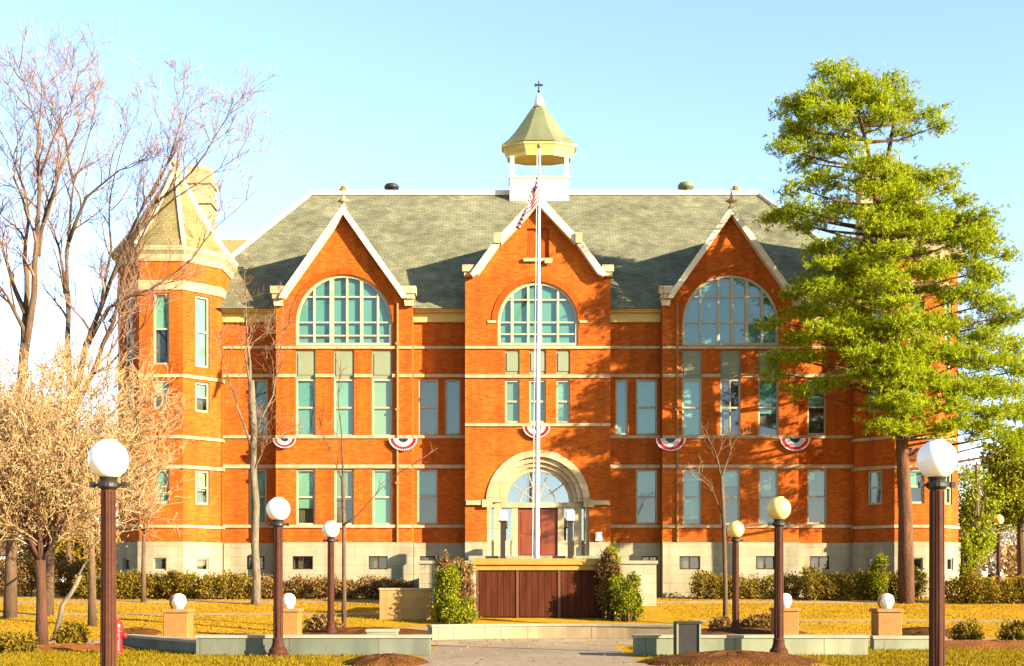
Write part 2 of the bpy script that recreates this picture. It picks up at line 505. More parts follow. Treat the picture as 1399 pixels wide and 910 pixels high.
sheet('walkway', M['road'], lambda y: (-2.05 - max(0, 27 - y) * 0.03, 2.75 + max(0, 27 - y) * 0.05), -20, 34.0, 0.004)
sheet('plaza', M['path'], lambda y: (-4.6, 6.6), 34.0, 42.5, 0.004)
sheet('cross_path', M['path'], lambda y: (-60, -4.6), 33.6, 37.0, 0.006)
sheet('front_path', M['path'], lambda y: (-34, 46), 52.6, 54.0, 0.004)
sheet('lawn_path', M['path'], lambda y: (6.6, 60), 36.4, 38.2, 0.006)
sheet('side_path', M['path'], lambda y: (6.6, 40), 44.6, 45.3, 0.004)
sheet('side_path', M['path'], lambda y: (-34, -4.6), 47.2, 47.9, 0.004)

def mound(name, m, cx, cy, rx, ry, h, seed=0):
    rng = random.Random(seed)
    ph = [rng.uniform(0, 6.28) for _ in range(4)]
    b = MB()
    nr, na = 7, 40
    g = []
    for i in range(nr + 1):
        t = i / nr
        row = []
        for k in range(na):
            a = 2 * math.pi * k / na
            w_ = 1 + 0.10 * math.sin(2 * a + ph[0]) + 0.07 * math.sin(5 * a + ph[1]) + 0.04 * math.sin(9 * a + ph[2])
            x, y = cx + rx * t * w_ * math.cos(a), cy + ry * t * w_ * math.sin(a)
            row.append((x, y, gz(y) + h * (1 - t ** 2.2) * (0.85 + 0.3 * rng.random()) + (0.004 if i < nr else -0.02)))
        g.append(row)
    for i in range(nr):
        for k in range(na):
            j = (k + 1) % na
            if i == 0: b.face([g[0][0], g[1][k], g[1][j]])
            else: b.face([g[i][k], g[i + 1][k], g[i + 1][j], g[i][j]])
    return b.build(name, m, smooth=True, kind='structure')

mound('mulch_bed', M['mulch'], wx(527, 26.2), 26.2, 0.85, 1.2, 0.2, 1)  # low uneven mound in mottled dark brown
mound('mulch_bed', M['mulch'], wx(1000, 26.4), 26.5, 2.05, 1.4, 0.24, 2)
mound('mulch_bed', M['mulch_r'], wx(120, 33), 32.0, 1.6, 1.2, 0.14, 3)
mound('mulch_bed', M['mulch_r'], wx(1372, 33), 33.4, 2.6, 1.9, 0.16, 4)
mound('mulch_bed', M['mulch'], wx(180, 40.5), 40.5, 1.0, 1.6, 0.16, 5)
mound('mulch_bed', M['mulch'], wx(1265, 41), 40.5, 1.3, 1.6, 0.18, 6)
mound('mulch_bed', M['mulch'], wx(500, 40.5), 40.8, 2.2, 1.2, 0.18, 7)
mound('mulch_bed', M['mulch'], wx(1010, 40.8), 40.8, 2.1, 1.3, 0.16, 8)

# ------------------------------------------------------------------ the hall
AX = wx(735, 58)
HALL = thing('college_hall', 'three-gabled orange brick hall with arched windows, corner towers and a belfry', 'building', (AX, 58, gz(58)))
YM, YP, YC = 58.0, 57.08, 56.7

class Plane:
    def __init__(s, ox, oy, ux=1.0, uy=0.0):
        s.o, s.u, s.n = Vector((ox, oy, 0)), Vector((ux, uy, 0)), Vector((-uy, ux, 0))
    def p(s, u, z, d=0.0):
        q = s.o + s.u * u + s.n * d
        return (q.x, q.y, z)

def arch_poly(cx, zs, r, zb, n=24):
    return [(cx - r, zb), (cx + r, zb)] + [(cx + r * math.cos(a), zs + r * math.sin(a)) for a in (math.pi * i / n for i in range(n + 1))]
def rect_poly(u0, u1, z0, z1):
    return [(u0, z0), (u1, z0), (u1, z1), (u0, z1)]

def wall(b, pl, outer, holes, reveal=0.2, thick=0.5, mi=0):
    polys = [outer] + holes
    flat = [q for p in polys for q in p]
    for t in tessellate_polygon([[Vector((u, z, 0)) for u, z in p] for p in polys]):
        b.face([pl.p(*flat[i]) for i in t], mi, [flat[i] for i in t])
    for k, p in enumerate(polys):
        d = thick if k == 0 else reveal
        for i in range(len(p)):
            q0, q1 = p[i], p[(i + 1) % len(p)]
            b.face([pl.p(*q0), pl.p(*q1), pl.p(*q1, d), pl.p(*q0, d)], mi)

def ring(b, pl, outer, inner, d0, d1, mi=0):
    n = len(outer)
    for i in range(n):
        j = (i + 1) % n
        b.face([pl.p(*outer[i], d0), pl.p(*outer[j], d0), pl.p(*inner[j], d0), pl.p(*inner[i], d0)], mi)
        b.face([pl.p(*inner[i], d0), pl.p(*inner[j], d0), pl.p(*inner[j], d1), pl.p(*inner[i], d1)], mi)
        b.face([pl.p(*outer[i], d0), pl.p(*outer[j], d0), pl.p(*outer[j], d1), pl.p(*outer[i], d1)], mi)

def pbox(b, pl, u0, u1, d0, d1, z0, z1, mi=0):
    a = [pl.p(u0, z0, d0), pl.p(u1, z0, d0), pl.p(u1, z0, d1), pl.p(u0, z0, d1), pl.p(u0, z1, d0), pl.p(u1, z1, d0), pl.p(u1, z1, d1), pl.p(u0, z1, d1)]
    for q in ((0, 1, 5, 4), (1, 2, 6, 5), (2, 3, 7, 6), (3, 0, 4, 7), (4, 5, 6, 7), (3, 2, 1, 0)):
        b.face([a[i] for i in q], mi)

wrng = random.Random(11)
def window(pl, u0, u1, z0, z1, rail=0.5, mull=0, blind=None, fw=0.085, stone_sill=False, frame='sash'):
    b = MB()
    ring(b, pl, rect_poly(u0, u1, z0, z1), rect_poly(u0 + fw, u1 - fw, z0 + fw, z1 - fw), 0.07, 0.16)
    if rail:
        zr = z0 + (z1 - z0) * rail
        pbox(b, pl, u0 + fw, u1 - fw, 0.085, 0.15, zr - 0.04, zr + 0.04)
    for k in range(mull):
        um = u0 + (u1 - u0) * (k + 1) / (mull + 1)
        pbox(b, pl, um - 0.025, um + 0.025, 0.09, 0.145, z0 + fw, z1 - fw)
    wo = b.build('window', M[frame], HALL)
    g = MB()
    g.face([pl.p(u0, z0, 0.125), pl.p(u1, z0, 0.125), pl.p(u1, z1, 0.125), pl.p(u0, z1, 0.125)])
    g.build('glass', M['glass'], wo)
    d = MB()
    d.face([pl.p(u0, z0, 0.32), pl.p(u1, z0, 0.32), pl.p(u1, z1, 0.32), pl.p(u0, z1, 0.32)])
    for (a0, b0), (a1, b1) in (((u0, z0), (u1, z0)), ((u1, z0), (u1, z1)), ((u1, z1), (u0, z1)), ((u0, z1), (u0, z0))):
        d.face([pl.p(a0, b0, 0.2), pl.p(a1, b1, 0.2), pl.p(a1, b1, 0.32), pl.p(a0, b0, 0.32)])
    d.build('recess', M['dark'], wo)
    if blind is None: blind = wrng.choice([1.0, 1.0, 0.55, 1.0, 0.75])
    if blind:
        s = MB()
        zb = z1 - (z1 - z0) * blind
        s.face([pl.p(u0, zb, 0.19), pl.p(u1, zb, 0.19), pl.p(u1, z1, 0.19), pl.p(u0, z1, 0.19)])
        s.build('blind', M[wrng.choice(['blind', 'blind', 'blind2', 'blind3', 'blind4'])], wo)
    return wo

def arch_window(pl, cx, zs, r, zb, mulls, rails, fw=0.13):
    b = MB()
    ring(b, pl, arch_poly(cx, zs, r, zb), arch_poly(cx, zs, r - fw, zb + fw), 0.06, 0.17)
    for t, wd in mulls:
        u = cx + t * r
        top = zs + math.sqrt(max(0, (r - fw) ** 2 - (u - cx) ** 2)) + 0.03
        pbox(b, pl, u - wd / 2, u + wd / 2, 0.075, 0.16, zb + fw, top)
    for z in rails:
        h = r - fw if z <= zs else math.sqrt(max(0, (r - fw) ** 2 - (z - zs) ** 2))
        pbox(b, pl, cx - h - 0.02, cx + h + 0.02, 0.09, 0.15, z - 0.035, z + 0.035)
    wo = b.build('arched_window', M['sash'], HALL)
    pol = arch_poly(cx, zs, r, zb)
    for nm, m, d in (('glass', 'glass', 0.125), ('blind', 'blind4', 0.24)):  # teal sheet behind arched glass has the sky's reflection in its colour
        g = MB()
        g.face([pl.p(u, z, d) for u, z in pol])
        g.build(nm, M[m], wo)
    s = MB()
    n = 28
    o_ = [(cx + (r + 0.28) * math.cos(a), zs + (r + 0.28) * math.sin(a)) for a in (math.pi * i / n for i in range(n + 1))]
    i_ = [(cx + r * math.cos(a), zs + r * math.sin(a)) for a in (math.pi * i / n for i in range(n + 1))]
    for k in range(n):
        L = r * math.pi / n
        s.face([pl.p(*o_[k], -0.035), pl.p(*o_[k + 1], -0.035), pl.p(*i_[k + 1], -0.035), pl.p(*i_[k], -0.035)], 0, [(k * L, .26), (k * L + L, .26), (k * L + L, 0), (k * L, 0)])
        s.face([pl.p(*o_[k], -0.035), pl.p(*o_[k + 1], -0.035), pl.p(*o_[k + 1], 0.01), pl.p(*o_[k], 0.01)])
        s.face([pl.p(*i_[k], -0.035), pl.p(*i_[k + 1], -0.035), pl.p(*i_[k + 1], 0.01), pl.p(*i_[k], 0.01)])
    s.build('arch_surround', M['brick_arch'], wo)
    return wo

ZB = wz(742, YM)                 # top of the stone base
ZE = wz(424, YM)                 # eaves
TX, TY, TS = -15.85, 58.6, 1.98  # left tower centre and octagon side
TA = TS / 2 * (1 + math.sqrt(2))
XL, XR = TX + TA, 2 * AX - TX - TA

F2, F1, FB = (518, 594), (641, 716), (760, 778)          # rows of the storeys in the photograph
def pav_x(pxc, s): return wx(pxc, YP) + s * 93 * YP / F
def bay(px0, px1, Y, wins, basement, xl=None, xr=None):
    pl = Plane(0, Y)
    x0 = wx(px0, Y) if xl is None else xl
    x1 = wx(px1, Y) if xr is None else xr
    holes = [rect_poly(wx(a, Y), wx(c, Y), wz(r[1], Y), wz(r[0], Y)) for a, c, r, *_ in wins]
    b = MB()
    wall(b, pl, rect_poly(x0, x1, ZB, ZE), holes)
    b.build('wall', M['brick'], HALL)
    for a, c, r, *k in wins:
        window(pl, wx(a, Y), wx(c, Y), wz(r[1], Y), wz(r[0], Y), **(k[0] if k else {}))
    stone_base(x0, x1, Y, basement)
    courses(x0, x1, Y)
    b = MB()
    b.box(x0, x1, Y - 0.16, Y - 0.003, wz(441, Y), wz(429, Y))
    b.box(x0, x1, Y - 0.34, Y - 0.003, wz(429, Y) + 0.002, wz(421.5, Y))
    b.build('cornice', M['cornice'], HALL)
    b = MB()
    b.tube([(x0, Y - 0.42, wz(424, Y)), (x1, Y - 0.42, wz(424, Y))], 0.09, 8)
    b.build('gutter', M['trim'], HALL)

def stone_base(x0, x1, Y, basement, z1=None):
    z1 = z1 or ZB
    pl = Plane(0, Y - 0.12)
    b = MB()
    hs = [rect_poly(wx(a, Y), wx(c, Y), wz(778, Y), wz(760, Y)) for a, c in basement]
    wall(b, pl, rect_poly(x0, x1, gz(57) - 0.3, z1), hs, 0.22, 0.6)
    b.build('stone_base', M['base'], HALL)
    for a, c in basement:
        window(pl, wx(a, Y), wx(c, Y), wz(778, Y), wz(760, Y), rail=0, mull=1, blind=0, fw=0.05, frame='iron')

def courses(x0, x1, Y, rows=((475, 3.5), (513.5, 4.5), (597, 4), (637.5, 5), (719, 4)), skip=()):
    for y, h in rows:
        segs = [(x0, x1)]
        for s0, s1, yy in skip:
            if yy == y:
                segs = [(x0, s0), (s1, x1)]
        for a, c in segs:
            b = MB()
            b.box(a, c, Y - 0.075, Y + 0.02, wz(y + h / 2, Y), wz(y - h / 2, Y))
            b.build('string_course', M['stone'], HALL)

bay(0, 377, YM, [(342, 366, F2, dict(blind=1)), (340, 364, F1, dict(blind=1))], [(338, 362)], xl=XL, xr=pav_x(470, -1))
bay(563, 636, YM, [(572, 599, F2, dict(blind=1)), (608, 629, F2, dict(rail=0, blind=1)), (570, 598, F1, dict(blind=.45))], [(574, 600)], xl=pav_x(470, 1), xr=wx(635.5, YC))
bay(834, 904, YM, [(841, 858, F2, dict(rail=0, blind=1)), (869, 898, F2, dict(blind=1)), (869, 898, F1, dict(blind=.52))], [(876, 898)], xl=wx(834, YC), xr=pav_x(998, -1))
bay(1090, 0, YM, [(1103, 1129, F2, dict(blind=.5)), (1103, 1130, F1, dict(blind=.5))], [(1106, 1132)], xl=pav_x(998, 1), xr=XR)

# back and side walls of the main block, seen only from beside
b = MB()
b.box(XL - 2.0, XL, 58.4, 76.0, ZB, ZE)
b.box(XR, XR + 2.0, 58.4, 76.0, ZB, ZE)
b.box(XL - 2.0, XR + 2.0, 76.0, 76.4, gz(70), ZE)
b.build('rear_wall', M['brick'], HALL)

# main hipped roof
YE, YR, YBK = 57.35, 67.0, 76.65
ZEV = wz(421, YE)
ZR = wz(265, YR)
RX0, RX1 = wx(425, YR), 2 * AX - wx(425, YR)
EX0, EX1 = TX, 2 * AX - TX
b = MB()
A, Bq, C_, D_ = (EX0, YE, ZEV), (EX1, YE, ZEV), (EX1, YBK, ZEV), (EX0, YBK, ZEV)
G, H_ = (RX0, YR, ZR), (RX1, YR, ZR)
b.face([A, Bq, H_, G]); b.face([Bq, C_, H_]); b.face([C_, D_, G, H_]); b.face([D_, A, G])
b.face([A, D_, C_, Bq])
ROOF = b.build('roof', M['shingle'], HALL)
b = MB()
b.box(RX0 - 0.1, RX1 + 0.1, YR - 0.22, YR + 0.22, ZR - 0.12, ZR + 0.14)
b.build('ridge_cap', M['trim'], ROOF)
for P0, P1 in ((G, A), (H_, Bq), (G, D_), (H_, C_)):
    b = MB()
    b.tube([Vector(P0) + Vector((0, 0, 0.03)), Vector(P1) + Vector((0, 0, 0.03))], 0.13, 6)
    b.build('hip_cap', M['trim'], ROOF)
# small things along the ridge
for px, wpx, hpx, m in ((535, 10, 11, 'black'), (937, 11, 13, 'leaf')):
    c = (wx(px, YR), YR, ZR + 0.13)
    r = wpx * YR / F
    h = hpx * YR / F
    b = MB()
    b.lathe(c, [(r * .55, 0), (r * .55, h * .3), (r, h * .35), (r * 1.02, h * .6), (r * .8, h * .85), (r * .3, h), (0.001, h * 1.03)], 14)
    b.build('roof_vent', M['black'] if m == 'black' else M['copper'], ROOF, smooth=True)
for px in (470, 1005):
    c = (wx(px, YR), YR, ZR + 0.13)
    b = MB()
    b.lathe(c, [(.28, 0), (.28, .1), (.16, .16), (.16, .26), (.02, .3)], 10)
    b.build('roof_vent', M['ped'], ROOF)

def roof_y(z): return YE + (z - ZEV) * (YR - YE) / (ZR - ZEV)

# gabled pavilions ---------------------------------------------------------------------------------
def pavilion(pxc, dmir):
    Y = YP
    pl = Plane(0, Y)
    cx = wx(pxc, Y)
    m = Y / F
    def zz(py): return wz(py, Y)
    x0, x1 = cx - 93 * m, cx + 93 * m
    r = 66 * m
    zs, zb = zz(441), zz(472)
    holes = [arch_poly(cx, zs, r, zb)]
    strips = [(cx - 66 * m, cx - 39 * m), (cx - 14 * m, cx + 14 * m), (cx + 38 * m, cx + 66 * m)]
    for a, c in strips:
        holes += [rect_poly(a, c, zz(596), zz(478.5)), rect_poly(a + .02, c - .02, zz(717), zz(641))]
    outer = [(x0, ZB), (x1, ZB), (x1, zz(408)), (cx + 84 * m, zz(408))]
    prof = [(84, 404), (60, 371), (40, 343), (20, 315), (0, 287)]
    outer += [(cx + dx * m, zz(py)) for dx, py in prof] + [(cx - dx * m, zz(py)) for dx, py in reversed(prof[:-1])]
    outer += [(cx - 84 * m, zz(408)), (x0, zz(408))]
    b = MB()
    wall(b, pl, outer, holes, thick=0.96)
    b.build('gable_wall', M['brick'], HALL)
    arch_window(pl, cx, zs, r, zb, [(-.62, .10), (-.26, .20), (.06, .09), (.36, .14), (.70, .10)] if dmir < 0 else [(-.62, .10), (-.24, .12), (.04, .16), (.34, .16), (.66, .14)],
                [zz(405), zz(440)] + ([zz(458)] if dmir < 0 else []))
    for i, (a, c) in enumerate(strips):
        b = MB()
        pbox(b, pl, a, c, 0.07, 0.22, zz(517.4), zz(478.5))
        pbox(b, pl, a + .1, c - .1, 0.04, 0.0699, zz(512), zz(482.5))
        b.build('spandrel_panel', M['panel'], HALL)
        window(pl, a, c, zz(596), zz(517.5), blind=[1, 1, 1][i] if dmir < 0 else [1, .0, .6][i], mull=1 if (dmir > 0 and i == 1) else 0)
        window(pl, a + .02, c - .02, zz(717), zz(641), blind=[.7, .55, 1][i] if dmir < 0 else [.9, .3, .5][i])
    stone_base(x0, x1, Y, [(pxc - 70, pxc - 42), (pxc + 34, pxc + 60)])
    courses(x0, x1, Y, ((475, 3.5), (597, 4), (637.5, 5), (719, 4)))
    for g0, g1 in ((x0, strips[0][0]), (strips[0][1], strips[1][0]), (strips[1][1], strips[2][0]), (strips[2][1], x1)):
        courses(g0, g1, Y, ((513.5, 4.5),))
    # raking copings with a soft bow, kneelers, finial
    for s in (-1, 1):
        pts_o = [(cx + s * dx * m, zz(py)) for dx, py in ((87, 410), (84, 402), (60, 368), (40, 339.5), (20, 311.5), (0, 283))]
        pts_i = [(cx + s * dx * m, zz(py)) for dx, py in ((80, 410), (75, 402), (51.5, 369), (33, 343), (15, 317), (0, 296))]
        b = MB()
        b.prism(pts_o + pts_i[::-1], Y - 0.42, Y - 0.012)
        b.build('raking_coping', M['trim'], HALL)
        b = MB()
        k0, k1 = sorted((cx + s * 79 * m, cx + s * 99 * m))
        b.box(k0, k1, Y - 0.36, Y + 0.3, zz(403), zz(393))
        b.box(k0 + .08, k1 - .08, Y - 0.3, Y + 0.25, zz(410), zz(403) - .002)
        b.prism([(k0 + .16, zz(419)), (k1 - .16, zz(419)), (k1 - .1, zz(410) - .002), (k0 + .1, zz(410) - .002)], Y - 0.22, Y - 0.012)
        b.build('kneeler', M['stone'], HALL)
    b = MB()
    c = (cx, Y - 0.2, zz(289))
    b.lathe(c, [(.16, 0), (.16, .14), (.08, .2), (.07, .3), (.19, .38), (.20, .46), (.08, .54), (.05, .7), (.02, .92)], 12)
    b.box(cx - .26, cx + .26, Y - .25, Y - .15, zz(289) + .38, zz(289) + .46)
    b.build('gable_finial', M['stone'], HALL, smooth=False)
    # gable roof running back into the main roof
    zp, zl = zz(284), zz(405)
    b = MB()
    hw = 86 * m
    for s in (-1, 1):
        q = [(cx, Y - 0.40, zp), (cx, roof_y(zp) + 0.8, zp), (cx + s * hw, roof_y(zl) + 0.8, zl), (cx + s * hw, Y - 0.40, zl)]
        b.face(q)
        b.face([(p[0], p[1], p[2] - 0.12) for p in reversed(q)])
        b.face([q[0], q[3], (q[3][0], q[3][1], q[3][2] - .12), (q[0][0], q[0][1], q[0][2] - .12)])
        b.face([q[3], q[2], (q[2][0], q[2][1], q[2][2] - .12), (q[3][0], q[3][1], q[3][2] - .12)])
    gr = b.build('gable_roof', M['shingle'], HALL)
    # downpipe at the inner edge
    b = MB()
    s = 1 if dmir < 0 else -1
    xd = cx + s * 73 * m
    b.tube([(xd, Y - 0.09, zz(415)), (xd, Y - 0.09, zz(742))], 0.055, 8)
    for py in (470, 560, 660): b.box(xd - .09, xd + .09, Y - .15, Y - .001, zz(py + 1.5), zz(py - 1.5))
    b.build('downpipe', M['ped'], HALL)

pavilion(470, -1)
pavilion(998, 1)

# central entrance pavilion ------------------------------------------------------------------------
Y = YC
pl = Plane(0, Y)
m = Y / F
cc = wx(735, Y)
def zc(py): return wz(py, Y)
x0, x1 = wx(635.5, Y), wx(834, Y)
zs_c, r_c = zc(440), 55 * m
zs_e, r_e = zc(686), 70 * m
strips = [(690, 710), (723, 746), (760, 779)]
holes = [arch_poly(cc, zs_c, r_c, zc(472))]
for a, c in strips:
    holes += [rect_poly(wx(a, Y), wx(c, Y), zc(577.5), zc(519)), rect_poly(wx(a, Y), wx(c, Y), zc(511), zc(478.5))]
ent = [(cc - r_e, ZB), (cc + r_e, ZB)] + [(cc + r_e * math.cos(a), zs_e + r_e * math.sin(a)) for a in (math.pi * i / 30 for i in range(31))]
slit = rect_poly(cc - 15 * m, cc + 15 * m, zc(352), zc(312))
holes.append(slit)
gp = [(100 - .5, 377), (90, 377), (58, 334), (53, 334), (0, 273)]
outer = [(x0, ZB), (cc - r_e, ZB)] + [(cc - r_e * math.cos(a), zs_e + r_e * math.sin(a)) for a in (math.pi * i / 30 for i in range(31))] + [(cc + r_e, ZB), (x1, ZB)]
outer += [(x1, zc(377)), (cc + 88 * m, zc(377)), (cc + 56 * m, zc(331)), (cc + 54 * m, zc(331)), (cc, zc(272)), (cc - 54 * m, zc(331)), (cc - 56 * m, zc(331)), (cc - 88 * m, zc(377)), (x0, zc(377))]
b = MB()
wall(b, pl, outer, holes, reveal=0.22, thick=1.5)
b.build('entrance_wall', M['brick'], HALL)
b = MB()
b.face([pl.p(u, z, 0.12) for u, z in slit])
b.build('brick_panel', M['brick_arch'], HALL)
b = MB()
b.box(cc - 20 * m, cc + 20 * m, Y - 0.14, Y - 0.002, zc(358), zc(353.5))
b.box(cc + 9 * m, cc + 19 * m, Y - 0.2, Y - 0.141, zc(361), zc(356))
b.build('ledge', M['stone'], HALL)
arch_window(pl, cc, zs_c, r_c, zc(472), [(-.64, .13), (-.24, .1), (.07, .12), (.5, .10)], [zc(409), zc(440), zc(456)])
for i, (a, c) in enumerate(strips):
    b = MB()
    pbox(b, pl, wx(a, Y), wx(c, Y), 0.07, 0.2, zc(511), zc(478.5))
    pbox(b, pl, wx(a, Y) + .08, wx(c, Y) - .08, 0.03, 0.0699, zc(507), zc(482))
    b.build('spandrel_panel', M['panel'], HALL)
    window(pl, wx(a, Y), wx(c, Y), zc(577.5), zc(519), blind=1, mull=1 if i == 1 else 0)
courses(x0, x1, Y, ((475, 3.5), (514, 5), (580.5, 4)))
for s in (-1, 1):
    b = MB()
    a, c = sorted((cc + s * 57 * m, cc + s * 69 * m))
    b.box(a, c, Y - .05, Y - .001, zc(441.5), zc(438))
    b.build('impost', M['stone'], HALL)
    # stepped raking copings
    for o_, i_ in (([(0, 268), (57, 329.5), (57, 333)], [(50, 336), (0, 283)]), ([(57, 329), (92, 377), (89, 381)], [(81, 377), (52, 336)])):
        b = MB()
        b.prism([(cc + s * dx * m, zc(py)) for dx, py in o_ + i_], Y - 0.42 - (.04 if o_[0][0] else 0), Y - 0.012)
        b.build('raking_coping', M['trim'], HALL)
    b = MB()
    k0, k1 = sorted((cc + s * 87 * m, cc + s * 103 * m))
    b.box(k0, k1, Y - 0.32, Y + 0.4, zc(373), zc(364))
    b.box(k0 + .08, k1 - .06, Y - 0.24, Y + 0.35, zc(379), zc(373) - .002)
    b.build('kneeler', M['stone'], HALL)
    b = MB()
    b.box(cc + s * 55 * m - .16, cc + s * 55 * m + .16, Y - .55, Y - .462, zc(336), zc(322))
    b.build('coping_block', M['stone'], HALL)
zp, zl = zc(269), zc(378)
b = MB()
for s in (-1, 1):
    pts = [(0, zp), (57 * m, zc(330)), (92 * m, zl)]
    for (d0, za), (d1, zb_) in zip(pts, pts[1:]):
        q = [(cc + s * d0, Y - .4, za), (cc + s * d0, roof_y(za) + 0.8, za), (cc + s * d1, roof_y(zb_) + 0.8, zb_), (cc + s * d1, Y - .4, zb_)]
        b.face(q)
        b.face([(p[0], p[1], p[2] - 0.12) for p in reversed(q)])
        b.face([q[0], q[3], (q[3][0], q[3][1], q[3][2] - .12), (q[0][0], q[0][1], q[0][2] - .12)])
    b.box(cc + s * 99 * m - .02, cc + s * 99 * m + .02, Y + 1.0, Y + 3, zc(440), zl)
b.build('gable_roof', M['shingle'], HALL)
# base either side of the door and the arched doorway
for a, c in ((x0, cc - r_e), (cc + r_e, x1)):
    pb = Plane(0, Y - .1)
    b = MB()
    wall(b, pb, rect_poly(a, c, gz(57) - .3, ZB - .001), [], thick=.8)
    b.build('stone_base', M['base'], HALL)
n = 32
def arc(r, z0=zs_e): return [(cc + r * math.cos(t), z0 + r * math.sin(t)) for t in (math.pi * i / n for i in range(n + 1))]
radii = [(71, 62, -.06), (62, 55, .10), (55, 49, .24), (49, 43, .38)]
for k, (ro, ri, d) in enumerate(radii):
    b = MB()
    O, I = arc(ro * m), arc(ri * m)
    for i in range(n):
        b.face([pl.p(*O[i], d), pl.p(*O[i + 1], d), pl.p(*I[i + 1], d), pl.p(*I[i], d)])
        b.face([pl.p(*I[i], d), pl.p(*I[i + 1], d), pl.p(*I[i + 1], d + .3), pl.p(*I[i], d + .3)])
        if k == 0: b.face([pl.p(*O[i], d), pl.p(*O[i + 1], d), pl.p(*O[i + 1], .05), pl.p(*O[i], .05)])
    b.build('arch_ring', M['stone'], HALL)
FL = zc(761)
b = MB()
pol = [(cc - 43 * m, zs_e)] + arc(43 * m)[::-1][1:]
b.face([pl.p(u, z, .5) for u, z in arc(43.5 * m)])
fan = b.build('fanlight', M['glass_d'], HALL)
b = MB()
b.face([pl.p(u, z, .62) for u, z in arc(43.5 * m)])
b.build('recess', M['dark'], fan)
b = MB()
for t in (36, 72, 108, 144):
    a = R(t)
    pbox(b, Plane(cc, Y, 1, 0), -.03, .03, .47, .499, zs_e, zs_e + .02)
    q0, q1 = (cc + 8 * m * math.cos(a), zs_e + 8 * m * math.sin(a)), (cc + 43 * m * math.cos(a), zs_e + 43 * m * math.sin(a))
    b.tube([pl.p(*q0, .48), pl.p(*q1, .48)], .03, 5)
b.tube([pl.p(u, z, .48) for u, z in arc(24 * m)], .028, 5)
b.build('fanlight_bars', M['stone'], fan)
b = MB()
b.box(cc - 70 * m, cc + 70 * m, Y + .3, Y + .7, zc(693), zs_e - .002)
b.build('transom', M['stone'], HALL)
for s in (-1, 1):
    b = MB()
    a, c = sorted((cc + s * 69.8 * m, cc + s * 98 * m))
    b.box(a, c, Y - .17, Y + .1, zc(690), zc(684))
    a2, c2 = sorted((cc + s * 62 * m, cc + s * 76 * m))
    b.box(a2, c2, Y - .22, Y - .171, zc(693), zc(683))
    b.build('impost', M['stone'], HALL)
    for e0, e1, d0 in ((27.5, 36, .36), (50, 60, .28), (64, 69.8, .1)):
        b = MB()
        a, c = sorted((cc + s * e0 * m, cc + s * e1 * m))
        b.box(a, c, Y + d0, Y + .75, FL, zc(693) - .002)
        b.build('jamb', M['stone'], HALL)
    for e0, e1, zt in ((36, 50, 697), (60, 64, 697)):
        a, c = sorted((cc + s * e0 * m, cc + s * e1 * m))
        b = MB()
        b.box(a, c, Y + .4, Y + .6, FL, zc(738))
        b.build('jamb_panel', M['stone'], HALL)
        b = MB()
        b.face([(a, Y + .5, zc(738)), (c, Y + .5, zc(738)), (c, Y + .5, zc(694)), (a, Y + .5, zc(694))])
        sl = b.build('sidelight', M['glass_d'], HALL)
        b = MB()
        b.face([(a, Y + .66, zc(738)), (c, Y + .66, zc(738)), (c, Y + .66, zc(694)), (a, Y + .66, zc(694))])
        b.build('recess', M['dark'], sl)
    a, c = sorted((cc + s * .02, cc + s * 27 * m))
    b = MB()
    b.box(a, c, Y + .45, Y + .52, FL, zc(694))
    for z0_, z1_ in ((757, 733), (729, 699)):
        b.box(a + .14, c - .12, Y + .43, Y + .4499, zc(z0_), zc(z1_))
    dr = b.build('door', M['door'], HALL)
    b = MB()
    b.tube([(cc + s * .1, Y + .40, zc(731)), (cc + s * .1, Y + .40, zc(722))], .02, 6)
    b.build('handle', M['gold'], dr)
# landing, steps and cheek walls
b = MB()
b.box(wx(640, 54), wx(832, 54), 54.2, Y - .101, 0.7, FL)
b.box(cc - r_e, cc + r_e, Y - .1, Y + .9, 0.9, FL - .003)
nst = 11
for i in range(nst):
    z1_ = FL - (FL - .55) * (i + 1) / (nst + 1)
    b.box(wx(650, 54), wx(822, 54), 54.2 - (i + 1) * .34, 54.199 - i * .34, .3, z1_)
b.build('entrance_steps', M['conc'], HALL)
for a, c in ((577, 652), (822, 890)):
    b = MB()
    xa, xc = wx(a, 53), wx(c, 53)
    b.box(xa, xc, 51.2, 54.19, .6, wz(771, 52))
    b.box(xa - .06, xc + .06, 51.13, 54.18, wz(771, 52) + .002, wz(766.5, 52))
    b.build('cheek_wall', M['base'], HALL)
b = MB()
b.box(wx(814, 56.5), wx(823, 56.5), Y - .16, Y - .101, wz(739, Y), wz(727, Y))
b.box(wx(816, 56.5), wx(821, 56.5), Y - .19, Y - .161, wz(737, Y), wz(729, Y))
b.build('wall_plaque', M['white'], HALL)

